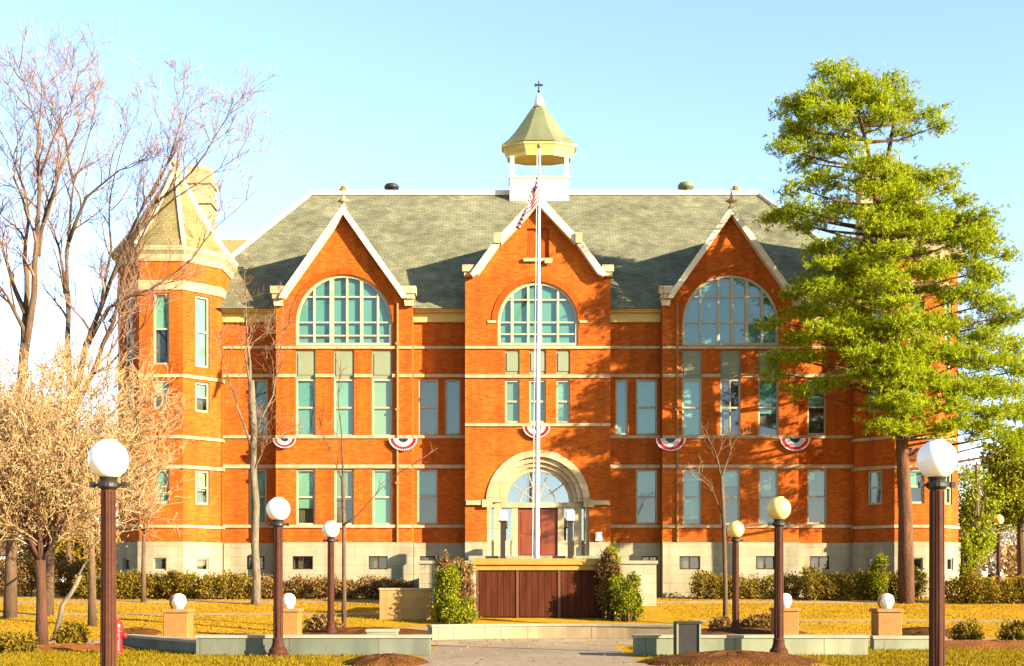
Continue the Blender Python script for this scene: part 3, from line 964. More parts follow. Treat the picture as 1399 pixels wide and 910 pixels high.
# corner towers ------------------------------------------------------------------------------------
def tower(cx, cy):
    yf = cy - TA
    def zt(py): return wz(py, yf)
    rows = [(400, 498), (519, 560), (641, 688)]
    R8 = TS / 2 / math.sin(math.pi / 8)
    ze = zt(352)
    b = MB()
    base = MB()
    wins = []
    for k in range(8):
        a0 = math.radians(-90 - 22.5 + 45 * k)
        a1 = a0 + math.radians(45)
        p0, p1 = Vector((cx + R8 * math.cos(a0), cy + R8 * math.sin(a0), 0)), Vector((cx + R8 * math.cos(a1), cy + R8 * math.sin(a1), 0))
        u = (p1 - p0).normalized()
        pl = Plane(p0.x, p0.y, u.x, u.y)
        front = k in (0, 1, 7, 2, 6)
        hs = []
        if front:
            for ya, yb in rows:
                hs.append(rect_poly(TS / 2 - .36, TS / 2 + .36, zt(yb), zt(ya)))
                wins.append((pl, TS / 2 - .36, TS / 2 + .36, zt(yb), zt(ya)))
        wall(b, pl, rect_poly(0, TS, ZB, ze), hs, thick=.3)
        pb = Plane(p0.x - pl.n.x * .1 - u.x * .041, p0.y - pl.n.y * .1 - u.y * .041, u.x, u.y)
        hb = [rect_poly(TS / 2 - .3, TS / 2 + .3, zt(779), zt(762))] if front else []
        wall(base, pb, rect_poly(0, TS + .083, gz(57) - .3, ZB), hb, thick=.12)
        if front: wins.append((pb, TS / 2 - .3, TS / 2 + .3, zt(779), zt(762), 1))
    t = b.build('corner_tower', M['brick'], HALL)
    base.build('tower_base', M['base'], t)
    for q in wins:
        if len(q) == 6: window(*q[:5], rail=0, blind=0, fw=.05)
        else: window(*q, fw=.09, blind=wrng.choice([1, .6, .5]))
    for y, h in ((513.5, 4.5), (597, 4), (637.5, 4.5), (719, 4)):
        b = MB()
        z0_, z1_ = zt(y + h / 2), zt(y - h / 2)
        r = (TA + .07) / math.cos(math.pi / 8)
        b.lathe((cx, cy, 0), [(r, z0_), (r, z1_)], 8, flat=True)
        b.build('string_course', M['stone'], t)
    k8 = 1 / math.cos(math.pi / 8)
    b = MB()
    b.lathe((cx, cy, 0), [((TA + .05) * k8, zt(396)), ((TA + .05) * k8, zt(383)), ((TA + .02) * k8, zt(383) + .01)], 8, flat=True)
    b.build('tower_frieze', M['stone'], t)
    b = MB()
    b.lathe((cx, cy, 0), [((TA + .05) * k8, zt(357)), ((TA + .10) * k8, zt(353)), ((TA + .12) * k8, zt(348)), ((TA + .26) * k8, zt(343)), ((TA + .30) * k8, zt(337.5)), ((TA + .05) * k8, zt(336.5))], 8, flat=True)
    b.build('tower_cornice', M['stone'], t)
    prof = [(TA + .26, zt(337.4)), (TA - .22, zt(318)), (TA - .70, zt(297)), (TA - 1.2, zt(272)), (TA - 1.8, zt(240)), (.12, zt(212)), (.02, zt(205))]
    b = MB()
    b.lathe((cx, cy, 0), [(r * k8, z) for r, z in prof], 8, flat=True)
    b.build('tower_roof', M['shingle_t'], t)
    for k in range(8):
        a = 2 * math.pi * k / 8 + math.pi / 8
        b = MB()
        b.tube([(cx + r * k8 * math.cos(a), cy + r * k8 * math.sin(a), z + .03) for r, z in prof[:-1]], .1, 5)
        b.build('tower_hip', M['trim'], t)
    b = MB()
    b.lathe((cx, cy, zt(214)), [(.26, 0), (.3, .1), (.2, .2), (.1, .32), (.2, .45), (.2, .52), (.06, .62), (.02, .95)], 10)
    b.build('tower_finial', M['stone'], t)

tower(TX, TY)
tower(2 * AX - TX, TY)
# chimneys beside the towers
for s in (-1, 1):
    xc = AX + s * (AX - wx(275, 63))
    hw = 16 * 63 / F
    zt_, zb_ = wz(232, 63), 15.0
    b = MB()
    b.box(xc - hw, xc + hw, 62.4, 63.6, zb_, zt_ - .9)
    b.box(xc - hw - .1, xc + hw + .1, 62.3, 63.7, zt_ - 1.9, zt_ - 1.6)
    b.box(xc - hw - .08, xc + hw + .08, 62.32, 63.68, zt_ - .898, zt_ - .5)
    b.box(xc - hw + .05, xc + hw - .05, 62.45, 63.55, zt_ - .498, zt_)
    b.build('chimney', M['stone'], ROOF)  # sunlit brick, its brightness put into the cream colour
# low rear wing behind the left tower
b = MB()
zr_ = wz(318, 74)
b.box(-19, -13, 71, 80, gz(70), zr_ - 3)
b.build('rear_wing_wall', M['brick'], HALL)
b = MB()
b.face([(-19.4, 70.7, zr_ - 3.2), (-12.6, 70.7, zr_ - 3.2), (-13.6, 75.5, zr_), (-18.4, 75.5, zr_)])
b.face([(-12.6, 70.7, zr_ - 3.2), (-12.6, 80.3, zr_ - 3.2), (-13.6, 75.5, zr_)])
b.face([(-12.6, 80.3, zr_ - 3.2), (-19.4, 80.3, zr_ - 3.2), (-18.4, 75.5, zr_), (-13.6, 75.5, zr_)])
b.face([(-19.4, 80.3, zr_ - 3.2), (-19.4, 70.7, zr_ - 3.2), (-18.4, 75.5, zr_)])
b.build('rear_wing_roof', mat('brown_shingle', (0.22, 0.11, 0.03), .9, (0.30, 0.16, 0.05), 3, fine=.2), HALL)

# belfry on the ridge ------------------------------------------------------------------------------
cxb = wx(736.5, YR)
mb_ = YR / F
def zy(py): return wz(py, YR)
b = MB()
hw = 40 * mb_
hy = .72
b.box(cxb - hw, cxb + hw, YR - hy, YR + hy, ZR - .6, zy(249))
b.box(cxb - hw - .06, cxb + hw + .06, YR - hy - .06, YR + hy + .06, zy(249) + .002, zy(246.5))
BEL = b.build('belfry', M['trim'], HALL)
for sx in (-1, 1):
    for sy in (-1, 1):
        b = MB()
        px_, py_ = cxb + sx * (hw - .13), YR + sy * (hy - .13)
        b.box(px_ - .11, px_ + .11, py_ - .11, py_ + .11, zy(246.5) + .002, zy(219))
        b.build('belfry_post', M['trim'], BEL)
b = MB()
k8 = 1 / math.cos(math.pi / 8)
b.lathe((cxb, YR, 0), [(43 * mb_ * k8, zy(219)), (44 * mb_ * k8, zy(214)), (47 * mb_ * k8, zy(209)), (48 * mb_ * k8, zy(206)), (51 * mb_ * k8, zy(204.5)), (51.5 * mb_ * k8, zy(201)), (46 * mb_ * k8, zy(200))], 8, flat=True, ky=.5)
b.build('belfry_cornice', M['cornice'], BEL)
b = MB()
k8 = 1 / math.cos(math.pi / 8)
b.lathe((cxb, YR, 0), [(50 * mb_ * k8, zy(201)), (41 * mb_ * k8, zy(193)), (32 * mb_ * k8, zy(182)), (22 * mb_ * k8, zy(167)), (13 * mb_ * k8, zy(153)), (7 * mb_ * k8, zy(145))], 8, flat=True, ky=.55)
b.build('belfry_roof', M['copper'], BEL)
b = MB()
b.lathe((cxb, YR, 0), [(7.5 * mb_, zy(146.5)), (6.5 * mb_, zy(140)), (4.5 * mb_, zy(132)), (2 * mb_, zy(128)), (.01, zy(127.5))], 12)
b.build('belfry_spire', M['white'], BEL, smooth=True)
b = MB()
b.tube([(cxb - .02, YR, zy(130)), (cxb - .02, YR, zy(111))], .035, 6)
b.box(cxb - .24, cxb + .2, YR - .03, YR + .03, zy(117.5), zy(115))
b.prism([(cxb - .24, zy(119)), (cxb - .05, zy(116.2)), (cxb - .24, zy(113.5))], YR - .02, YR + .02)
b.lathe((cxb - .02, YR, zy(125)), [(.01, -.08), (.09, 0), (.01, .08)], 8)
b.build('weathervane', M['black'], BEL)
# ------------------------------------------------------------------ bunting fans under the sills
def bunting(px, py, Y, rpx, label):
    c = at(px, py, Y)
    r = .88 * rpx * Y / F
    t = thing('bunting_fan', label, 'bunting', c, 'patriotic bunting fans hung on the hall')
    cuts = [(0.0, .34, 'cloth_b', 'blue_band'), (.34, .68, 'cloth_w', 'white_band'), (.68, .9, 'cloth_r', 'red_band'), (.9, 1.0, 'cloth_w', 'white_hem')]
    n = 40
    for r0, r1, mm, nm in cuts:
        b = MB()
        for k in range(n):
            q = []
            for kk, rr in ((k, r0), (k + 1, r0), (k + 1, r1), (k, r1)):
                a = math.pi + math.pi * kk / n
                d = (.05 if kk % 2 else 0) * rr * 1.6
                sag = 0.9 if abs(math.cos(a)) < .9 else 1.0
                q.append((c.x + r * rr * math.cos(a) * 1.05, c.y - .03 - d, c.z + r * rr * math.sin(a) * sag))
            b.face(q)
        b.build(nm, M[mm], t)
    return t
bunting(389, 599, YP - .1, 17, 'red white and blue bunting fan under the left gable windows, behind the slim pale tree')
bunting(551, 599, YP - .1, 21, 'bunting fan under the paired windows between left gable and entrance bay')
bunting(733, 583, YC - .1, 20, 'bunting fan directly above the entrance arch, behind the flagpole')
bunting(916, 599, YP - .1, 22, 'bunting fan under the sill just right of the entrance bay')
bunting(1086, 599, YP - .1, 22, 'bunting fan under the right gable, half way to the pine')
bunting(1240, 612, TY - TA - .1, 16, 'bunting fan on the right corner tower behind the large pine and lamp')

# ------------------------------------------------------------------ globe lamps
def lamp_proto(loc, label):
    t = thing('globe_lamp', label, 'street lamp', loc, 'globe lamps along the walks')
    x, y, z = loc
    b = MB()
    b.lathe(loc, [(.27, -.1), (.27, .05), (.22, .09), (.21, .16), (.16, .22), (.13, .34), (.135, .40), (.105, .45)], 16)
    b.build('base', M['iron'], t)
    b = MB()
    prof = [(.1, .4), (.105, 1.4), (.095, 3.0), (.11, 3.01), (.11, 3.05)]
    n = 16
    b.lathe(loc, prof, n)
    for k in range(8):
        a = 2 * math.pi * k / 8
        b.tube([(x + .1 * math.cos(a), y + .1 * math.sin(a), z + .45), (x + .092 * math.cos(a), y + .092 * math.sin(a), z + 2.98)], .014, 5)
    b.build('pole', M['iron'], t, smooth=False)
    b = MB()
    b.lathe(loc, [(.1, 3.0), (.15, 3.04), (.15, 3.09), (.11, 3.13), (.14, 3.2), (.13, 3.22)], 16)
    b.box(x - .24, x + .24, y - .025, y + .025, z + 3.05, z + 3.085)
    b.box(x - .25, x - .19, y - .04, y + .04, z + 3.03, z + 3.11)
    b.box(x + .19, x + .25, y - .04, y + .04, z + 3.03, z + 3.11)
    b.build('collar', M['black'], t)
    b = MB()
    b.lathe((x, y, z + 3.42), [(.275 * math.sin(math.pi * i / 18) if 0 < i < 17 else (.12 if i else .002), -.275 * math.cos(math.pi * i / 18)) for i in range(1, 18)] + [(.002, .275)], 28)
    b.build('globe', M['globe'], t, smooth=True)
    return t
LAMPS = [(148, 17.3, 'large near globe lamp left of the walk, in front of the tan tree'),
         (1280, 17.3, 'large near globe lamp right of the walk, in front of the pine'),
         (380, 28.9, 'middle distance white globe lamp at the end of the left grey seat wall'),
         (1064, 28.7, 'middle distance lamp with yellowed globe before the right pale seat wall'),
         (452, 40.3, 'small far globe lamp behind the left seat wall, by the slender brown sapling'),
         (1005, 40.3, 'small far lamp with yellowed globe behind the right seat wall'),
         (1364, 66, 'tiny distant globe lamp beyond the right hedge beside the blossom trees')]
proto = None
for px, Yl, lb in LAMPS:
    loc = Vector((wx(px, Yl), Yl, gz(Yl)))
    if Yl == 66: loc.z = wz(710, 66) - 3.42
    if proto is None: proto = lamp_proto(loc, lb)
    else:
        c = copy_tree(proto, loc, 0, lb)
        if px in (1064, 1005, 1364):
            for ch in c.children:
                if ch.name.startswith('globe'):
                    ch.data = GY if 'GY' in globals() else ch.data.copy()
                    GY = ch.data
                    GY.materials[0] = M['globe_y']
# the rise the distant lamp stands on
mound('grass_bank', M['lawn'], wx(1400, 70), 74, 9, 9, 1.0, 12)

# entrance lantern posts
def lantern(px, label):
    Yl = 53.9
    x, z0_ = wx(px, Yl), gz(Yl)
    z1_ = wz(711, Yl)
    t = thing('entrance_lantern', label, 'lamp post', (x, Yl, wz(771, Yl)), 'square lanterns beside the entrance')
    zb = wz(766, Yl)
    b = MB()
    b.box(x - .16, x + .16, Yl - .16, Yl + .16, zb - .1, zb + .12)
    b.box(x - .11, x + .11, Yl - .11, Yl + .11, zb + .121, z1_ - .06)
    b.box(x - .17, x + .17, Yl - .17, Yl + .17, z1_ - .059, z1_)
    b.build('post', M['black'], t)
    b = MB()
    b.cbox(x - .19, x + .19, Yl - .19, Yl + .19, z1_ + .002, z1_ + .42, .05)
    b.build('lantern', M['globe'], t)
lantern(687, 'white square lantern on dark post at the left jamb of the entrance')
lantern(779, 'white square lantern on dark post at the right jamb of the entrance')

# ------------------------------------------------------------------ flagpole and flag
YF = 48.6
xf0, xf1 = wx(733, YF), wx(737.3, YF)
t = thing('flagpole', 'tall tapering white flagpole standing behind the maroon plinth', 'flagpole', (xf0, YF, gz(YF)))
b = MB()
zt0, zt1 = gz(YF), wz(203, YF)
b.tube([(xf0 + (xf1 - xf0) * k / 8, YF, zt0 + (zt1 - zt0) * k / 8) for k in range(9)], [.11 - .065 * k / 8 for k in range(9)], 14)
b.build('pole', M['steel'], t, smooth=True)
b = MB()
b.lathe((xf0, YF, zt0), [(.3, 0), (.3, .12), (.2, .2), (.16, .4), (.11, .45)], 16)
b.build('base', M['steel'], t)
b = MB()
b.lathe((xf1, YF, zt1 + .1), [(.02, -.12)] + [(.11 * math.sin(math.pi * i / 8), -.11 * math.cos(math.pi * i / 8)) for i in range(1, 8)] + [(.002, .11)], 12)
b.build('ball_finial', M['gold'], t, smooth=True)
b = MB()
b.tube([(xf1 - .10, YF - .02, zt1 - .2), (xf0 - .17, YF - .04, zt0 + 1.2)], .012, 4)
b.build('halyard', M['white'], t)
# limp flag, hanging in folds from half mast
zf_t = wz(237, YF)
FX = xf0 + (xf1 - xf0) * .93
def flag_pt(u, v):
    """u: along the fly (0 hoist .. 1), v: down the hoist"""
    fall = u ** .9
    x = FX - .07 - .74 * math.sin(u * 1.6) * (.35 + .75 * v) - .10 * math.sin(u * 15 + v * 2) * u
    y = YF - .03 - .16 * math.sin(u * 13 + v * 1.5) * (.25 + u) - .05 * u
    z = zf_t - 1.15 * v - 1.15 * fall
    return (x, y, z)
b = MB()
nu, nv = 40, 26
for i in range(nu):
    for j in range(nv):
        u0, u1, v0, v1 = i / nu, (i + 1) / nu, j / nv, (j + 1) / nv
        if u0 < .26 and v0 < 14 / 26: mi = 2 if not (i % 4 == 1 and j % 4 == 1) else 1
        else: mi = 0 if (j // 2) % 2 == 0 else 1
        b.face([flag_pt(u0, v0), flag_pt(u1, v0), flag_pt(u1, v1), flag_pt(u0, v1)], mi)
fl = b.build('flag', [M['cloth_r'], M['cloth_w'], M['cloth_b']], smooth=False)
tag(fl, 'red, white and blue striped flag hanging limp from the flagpole', 'flag')

# ------------------------------------------------------------------ maroon plinth in front of the steps
Yp = 46.0
xa, xb = wx(652, Yp), wx(825, Yp)
zp0, zp1 = gz(Yp) - .05, wz(779, Yp)
t = thing('panelled_plinth', 'dark maroon panelled plinth with golden cap below the entrance steps', 'plinth', ((xa + xb) / 2, Yp + .6, gz(Yp)))
b = MB()
b.box(xa + .05, xb - .05, Yp + .02, Yp + 1.3, zp0, zp1)
b.build('core', M['maroon'], t)
cuts = [xa, wx(707, Yp), wx(764, Yp), xb]
for a, c in zip(cuts, cuts[1:]):
    b = MB()
    for k in range(6):
        d = (c - a - .14) / 6
        b.box(a + .07 + k * d + .006, a + .07 + (k + 1) * d - .006, Yp - .03, Yp + .018, zp0 + .1, zp1 - .05)
    b.build('panel', M['maroon'], t)
for x in cuts:
    b = MB()
    b.box(x - .05, x + .05, Yp - .06, Yp + .019, zp0, zp1 - .002)
    b.build('batten', M['batten'], t)
b = MB()
b.box(xa - .06, xb + .06, Yp - .10, Yp + 1.38, zp1, zp1 + .2)
b.box(xa - .16, xb + .16, Yp - .2, Yp + 1.48, zp1 + .202, wz(768, Yp) + .13)
b.build('cap', M['gold'], t)

# ------------------------------------------------------------------ seat walls
def seat_wall(pts, h, wdt, label, m='conc', name='seat_wall'):
    """pts: (x, y) run; concrete wall with a slightly proud cap"""
    t = thing(name, label, 'low wall', (pts[0][0], pts[0][1], gz(pts[0][1])), 'concrete seat walls round the plaza')
    for nm, o_, z0_, z1_, mm in (('wall', 0.0, -.1, h - .07, m), ('cap', .03, h - .068, h, 'concb')):
        b = MB()
        L, Rr = [], []
        for i, p in enumerate(pts):
            a, c = Vector(pts[max(i - 1, 0)]), Vector(pts[min(i + 1, len(pts) - 1)])
            d = (c - a).normalized()
            nrm = Vector((-d.y, d.x))
            e = d * (o_ if i == len(pts) - 1 else -o_ if i == 0 else 0)
            q = Vector(p) + e
            L.append(q + nrm * (wdt + o_))
            Rr.append(q - nrm * o_)
        zg = [gz(p[1]) for p in pts]
        for i in range(len(pts) - 1):
            for A_, B_, flip in ((L, L, 1), (Rr, Rr, 0)):
                b.face([(A_[i].x, A_[i].y, zg[i] + z0_), (A_[i + 1].x, A_[i + 1].y, zg[i + 1] + z0_), (A_[i + 1].x, A_[i + 1].y, zg[i + 1] + z1_), (A_[i].x, A_[i].y, zg[i] + z1_)])
            b.face([(Rr[i].x, Rr[i].y, zg[i] + z1_), (Rr[i + 1].x, Rr[i + 1].y, zg[i + 1] + z1_), (L[i + 1].x, L[i + 1].y, zg[i + 1] + z1_), (L[i].x, L[i].y, zg[i] + z1_)])
        for i in (0, len(pts) - 1):
            b.face([(Rr[i].x, Rr[i].y, zg[i] + z0_), (L[i].x, L[i].y, zg[i] + z0_), (L[i].x, L[i].y, zg[i] + z1_), (Rr[i].x, Rr[i].y, zg[i] + z1_)])
        b.build(nm, M[mm], t)
    return t
def line(p, q, n=6): return [(p[0] + (q[0] - p[0]) * i / n, p[1] + (q[1] - p[1]) * i / n) for i in range(n + 1)]
seat_wall(line((wx(268, 29.3), 29.3), (wx(587, 29.3), 29.3)), .48, .4, 'long straight grey seat wall on the left, running to the middle left lamp post', 'concg')
seat_wall(line((wx(178, 34), 33.2), (wx(266, 29.6), 29.75)), .34, .35, 'short grey wall slanting back beside the red hydrant', 'concg')
seat_wall(line((wx(867, 29.3), 29.3), (wx(1186, 29.3), 29.3)), .48, .4, 'long pale greenish seat wall on the right behind the dark bin')
seat_wall(line((wx(1188, 32), 31.6), (wx(1282, 32), 31.6)), .36, .35, 'short seat wall right of the long right one, left of the near right lamp')
cur = [(wx(590, 37) + (wx(922, 37) - wx(590, 37)) * i / 16, 37.2 + 1.0 * math.sin(math.pi * i / 16)) for i in range(17)]
seat_wall(cur, .46, .4, 'curved cream seat wall across the plaza below the maroon plinth', 'path')
seat_wall(line((wx(500, 36), 36.2), (wx(541, 36), 36.2)), .36, .5, 'stubby low concrete block behind the left grey seat wall', 'conc')
seat_wall(line((wx(521, 46), 45.4), (wx(590, 46), 45.4)), 1.15, .5, 'higher tan block retaining wall left of the bushes by the plinth', 'tanwall')

# ------------------------------------------------------------------ lawn pedestals with rounded white lights
def pedestal(px, Yq, label, first=None):
    loc = Vector((wx(px, Yq), Yq, gz(Yq)))
    if first: return copy_tree(first, loc, 0, label)
    x, y, z = loc
    t = thing('light_pedestal', label, 'pedestal', loc, 'tan pedestals with white rounded lights')
    b = MB()
    b.cbox(x - .37, x + .37, y - .37, y + .37, z - .1, z + .82, .025)
    b.build('plinth', M['ped'], t)
    b = MB()
    b.cbox(x - .42, x + .42, y - .42, y + .42, z + .822, z + .92, .03)
    b.build('cap', M['ped'], t)
    b = MB()
    b.lathe((x + .02, y, z + .92), [(.13, 0), (.13, .06), (.16, .08), (.195, .15), (.21, .23), (.20, .32), (.16, .40), (.09, .45), (.002, .47)], 20)
    b.build('light', M['globe'], t, smooth=True)
    b = MB()
    pts = [(x + .0 + .245 * math.cos(a), y - .02, z + 1.12 + .25 * math.sin(a)) for a in (R(95 + 12 * k) for k in range(12))]
    b.tube(pts, .035, 8)
    b.build('bracket', M['leaf_b'] if False else M['ped'], t)
    return t
pd = pedestal(244, 37.9, 'tan pedestal with white light, leftmost on the lawn near the hydrant')
pedestal(394, 39.0, 'tan pedestal with white light partly behind the middle left lamp', pd)
pedestal(1072, 39.6, 'tan pedestal with white light mostly hidden by the middle right lamp', pd)
pedestal(1211, 38.4, 'tan pedestal with white light standing beside the pine trunk', pd)

# ------------------------------------------------------------------ hydrant, bin
xh, yh = wx(160, 30), 30.0
t = thing('fire_hydrant', 'red fire hydrant beside the near left lamp post', 'hydrant', (xh, yh, gz(yh)))
b = MB()
b.lathe((xh, yh, 0), [(.17, -.05), (.17, .05), (.12, .07), (.115, .5), (.15, .52), (.15, .57), (.12, .58), (.12, .62)], 16)
b.build('barrel', M['red'], t)
b = MB()
b.lathe((xh, yh, 0), [(.15, .621), (.15, .66), (.13, .72), (.09, .79), (.04, .82), (.04, .88), (.002, .89)], 16)
b.build('bonnet', M['red'], t)
for s in (-1, 1):
    b = MB()
    b.tube([(xh + s * .1, yh, .44), (xh + s * .2, yh, .44)], [.06, .06], 10)
    b.tube([(xh + s * .2, yh, .44), (xh + s * .23, yh, .44)], [.075, .05], 6)
    b.build('nozzle', M['red'], t)
b = MB()
b.tube([(xh, yh - .1, .38), (xh, yh - .2, .38)], .075, 10)
b.tube([(xh, yh - .2, .38), (xh, yh - .24, .38)], [.09, .06], 6)
b.build('nozzle', M['red'], t)

xa, xb, yb_ = wx(923, 28.4), wx(958, 28.4), 28.2
t = thing('litter_bin', 'dark square litter bin in front of the right seat wall', 'bin', ((xa + xb) / 2, yb_ + .25, gz(28)))
b = MB()
b.box(xa + .03, xb - .08, yb_, yb_ + .55, .04, .78)
b.build('body', M['black'], t)
b = MB()
b.box(xa, xb, yb_ - .03, yb_ + .58, .782, .83)
b.build('lid', M['black'], t)
for x in (xa + .015, xb - .06):
    for yy in (yb_ - .015, yb_ + .53):
        b = MB()
        b.box(x - .02, x + .02, yy - .02, yy + .02, 0, .78)
        b.build('leg', M['conc'], t)

# ------------------------------------------------------------------ planting
def leafy(name, label, cat, blobs, n_per_m2, m, size, seed, base, stems=True, group=None, parts=('foliage', 'stems'), stem_mat='bark_d', flat=1.0):
    rng = np.random.default_rng(seed)
    t = thing(name, label, cat, base, group)
    P, D = [], []
    for c, r in blobs:
        area = 4 * math.pi * ((r[0] * r[1]) ** 1.6 / 3 + (r[0] * r[2]) ** 1.6 / 3 + (r[1] * r[2]) ** 1.6 / 3) ** (1 / 1.6)
        n = int(area * n_per_m2)
        p, d = blob_points(c, r, n, rng)
        # break the outline with small clumps
        ph = rng.random(3) * 6
        wob = 1 + .12 * np.sin(p[:, 0] * 5 + ph[0]) * np.sin(p[:, 1] * 5 + ph[1]) + .1 * np.sin(p[:, 2] * 7 + ph[2])
        p = np.array(c) + (p - np.array(c)) * wob[:, None] + rng.normal(size=p.shape) * size * .7
        P.append(p)
        q = d + rng.normal(size=d.shape) * .9
        q[:, 2] += .3
        D.append(q / np.linalg.norm(q, axis=1, keepdims=True))
    P, D = np.concatenate(P), np.concatenate(D)
    keep = P[:, 2] > base[2] + .01
    P, D = P[keep], D[keep]
    n = len(P)
    scatter(parts[0], M[m], P, D, size * (.4 + .35 * rng.random(n)), size * (.8 + .7 * rng.random(n)), t, rng=rng)
    if stems:
        rr = random.Random(seed)
        for c, r in blobs:
            for _ in range(2 if len(blobs) > 9 else 3):
                b = MB()
                q = Vector((c[0] + rr.uniform(-.6, .6) * r[0], c[1] + rr.uniform(-.6, .6) * r[1], c[2] + r[2] * rr.uniform(0, .6)))
                foot = Vector((c[0] + rr.uniform(-.25, .25) * r[0], c[1] + rr.uniform(-.25, .25) * r[1], gz(c[1]) - .03))
                mid = (q + foot) / 2 + Vector((rr.uniform(-.1, .1), rr.uniform(-.1, .1), 0))
                b.tube([foot, mid, q], [.03, .02, .008], 5)
                b.build('stem', M[stem_mat], t)
    return t

def hedge(px0, px1, Yh, top, label, m, seed, dens=330, depth=.75):
    x0_, x1_ = wx(px0, Yh), wx(px1, Yh)
    g = gz(Yh)
    h = wz(top, Yh) - g
    rr = random.Random(seed)
    n = max(2, int((x1_ - x0_) / .75))
    blobs = []
    for i in range(n):
        x = x0_ + (x1_ - x0_) * (i + .5) / n
        hh = h * rr.uniform(.80, 1.06)
        blobs.append(((x + rr.uniform(-.1, .1), Yh + rr.uniform(-.12, .12), g + hh * .5), ((x1_ - x0_) / n * .72, depth * rr.uniform(.85, 1.1), hh * .5)))
    return leafy('hedge', label, 'hedge', blobs, dens, m, .11, seed, ((x0_ + x1_) / 2, Yh, g), True, 'clipped hedges along the hall')
hedge(105, 345, 55.2, 778, 'olive hedge before the left corner tower', 'leaf_o', 21)
hedge(-60, 118, 60, 757, 'tall brown hedge at the left edge beyond the twiggy trees', 'leaf_b', 26)
hedge(352, 560, 55.4, 789, 'low brownish hedge under the left gable basement windows', 'leaf_b', 22)
hedge(945, 1090, 55.2, 783, 'golden hedge under the right gable behind the small far lamp', 'leaf_o', 23)
hedge(1094, 1262, 54.6, 775, 'tall golden hedge left of the pine trunk', 'leaf_o', 24)
hedge(1290, 1440, 52.5, 784, 'olive hedge beyond the near right lamp', 'leaf_o', 25)

def bush(px, py_top, rpx, Yb, label, m, seed, dens=520, size=.09, dz=1.0):
    g = gz(Yb)
    top = wz(py_top, Yb)
    r = rpx * Yb / F
    h = top - g
    rr = random.Random(seed)
    blobs = [((wx(px, Yb), Yb, g + h * .4), (r, r * .85, h * .42))]
    for k in range(7):
        a = rr.uniform(0, 6.28)
        q = rr.uniform(.25, .75)
        s = rr.uniform(.3, .5)
        blobs.append(((wx(px, Yb) + r * q * math.cos(a), Yb + r * .8 * q * math.sin(a), g + h * rr.uniform(.3, .85)), (r * s, r * s, h * s * .55)))
    for k in range(9):
        a = rr.uniform(0, 6.28)
        q = rr.uniform(.1, .8)
        blobs.append(((wx(px, Yb) + r * q * math.cos(a), Yb + r * .8 * q * math.sin(a), g + h * rr.uniform(.78, 1.0)), (r * .09 + .03, r * .09 + .03, h * rr.uniform(.08, .16))))
    return leafy('shrub', label, 'shrub', blobs, dens, m, size, seed, (wx(px, Yb), Yb, g), True, 'shrubs round the plaza')
bush(622, 766, 30, 45.6, 'tall mottled tan and green shrub on the left side of the plinth', 'leaf_b', 31)
bush(610, 778, 17, 44.6, 'bright green upright shrub in front of the tan one left of the plinth', 'leaf', 32)
bush(626, 818, 24, 43.9, 'low lime green shrub at the left foot of the plinth', 'leaf', 33)
bush(834, 757, 17, 45.6, 'tall brownish shrub against the right end of the plinth', 'leaf_b', 34)
bush(856, 788, 24, 44.9, 'rounded yellow green shrub right of the plinth', 'leaf', 35)
bush(838, 752, 9, 46.8, 'thin yellow shrub tip rising over the plinth cap at its right end', 'leaf', 36)
bush(440, 842, 24, 41.4, 'low dry brown shrub beside the small far left lamp', 'leaf_b', 37)
bush(1040, 842, 26, 42.0, 'low dry tan shrub behind the right seat wall, right of the small lamp', 'leaf_b', 38)
bush(985, 846, 16, 41.5, 'small dry shrub left of the small far right lamp', 'leaf_b', 39)
bush(95, 856, 24, 32.5, 'low green shrub in the red bed left of the hydrant', 'leaf_o', 40)
bush(20, 868, 30, 30.6, 'dark clipped shrub in the bottom left corner under the tan tree', 'leaf_o', 41)
bush(1392, 850, 26, 34.2, 'low leafy plants in the red bed at the right edge', 'leaf_o', 42)
bush(1322, 853, 20, 35.4, 'flat green ground plant left in the red bed by the near right lamp', 'leaf_o', 43)
bush(1320, 740, 8, 53, 'upright yellow green shrub behind the pine trunk', 'leaf', 44)
bush(1200, 762, 13, 54.0, 'yellow green shrub rising over the tall hedge left of the pine', 'leaf', 45)

# grass
def blades(name, m, n, region, hgt, wid, seed, avoid):
    rng = np.random.default_rng(seed)
    X = region[0] + (region[1] - region[0]) * rng.random(n)
    Yy = region[2] + (region[3] - region[2]) * rng.random(n)
    ok = np.array([not any(a <= x <= c and e <= y <= f for a, c, e, f in avoid) for x, y in zip(X, Yy)])
    X, Yy = X[ok], Yy[ok]
    n = len(X)
    Z = np.array([gz(y) for y in Yy])
    L = hgt * (.5 + rng.random(n))
    D = rng.normal(size=(n, 3)) * .45
    D[:, 2] = 1
    D /= np.linalg.norm(D, axis=1, keepdims=True)
    P = np.stack([X, Yy, Z], 1) + D * (L[:, None] * .45)
    o = scatter(name, M[m], P, D, wid * (.6 + .8 * rng.random(n)), L, None, tri=True, kind='stuff', rng=rng)
    return o
tag(blades('grass', 'grass_g', 52000, (-13, 13, 23.5, 33.4), .07, .03, 51, [(-2.3, 3.0, 0, 40), (-4.4, -1.6, 29.2, 29.8), (2.8, 8.4, 29.2, 29.8), (-3.45, -1.95, 25.1, 27.3), (2.8, 6.6, 25.2, 27.8), (-60, -4.6, 33.5, 34)]),
    'short olive green grass in the strips nearest the viewer', 'grass')
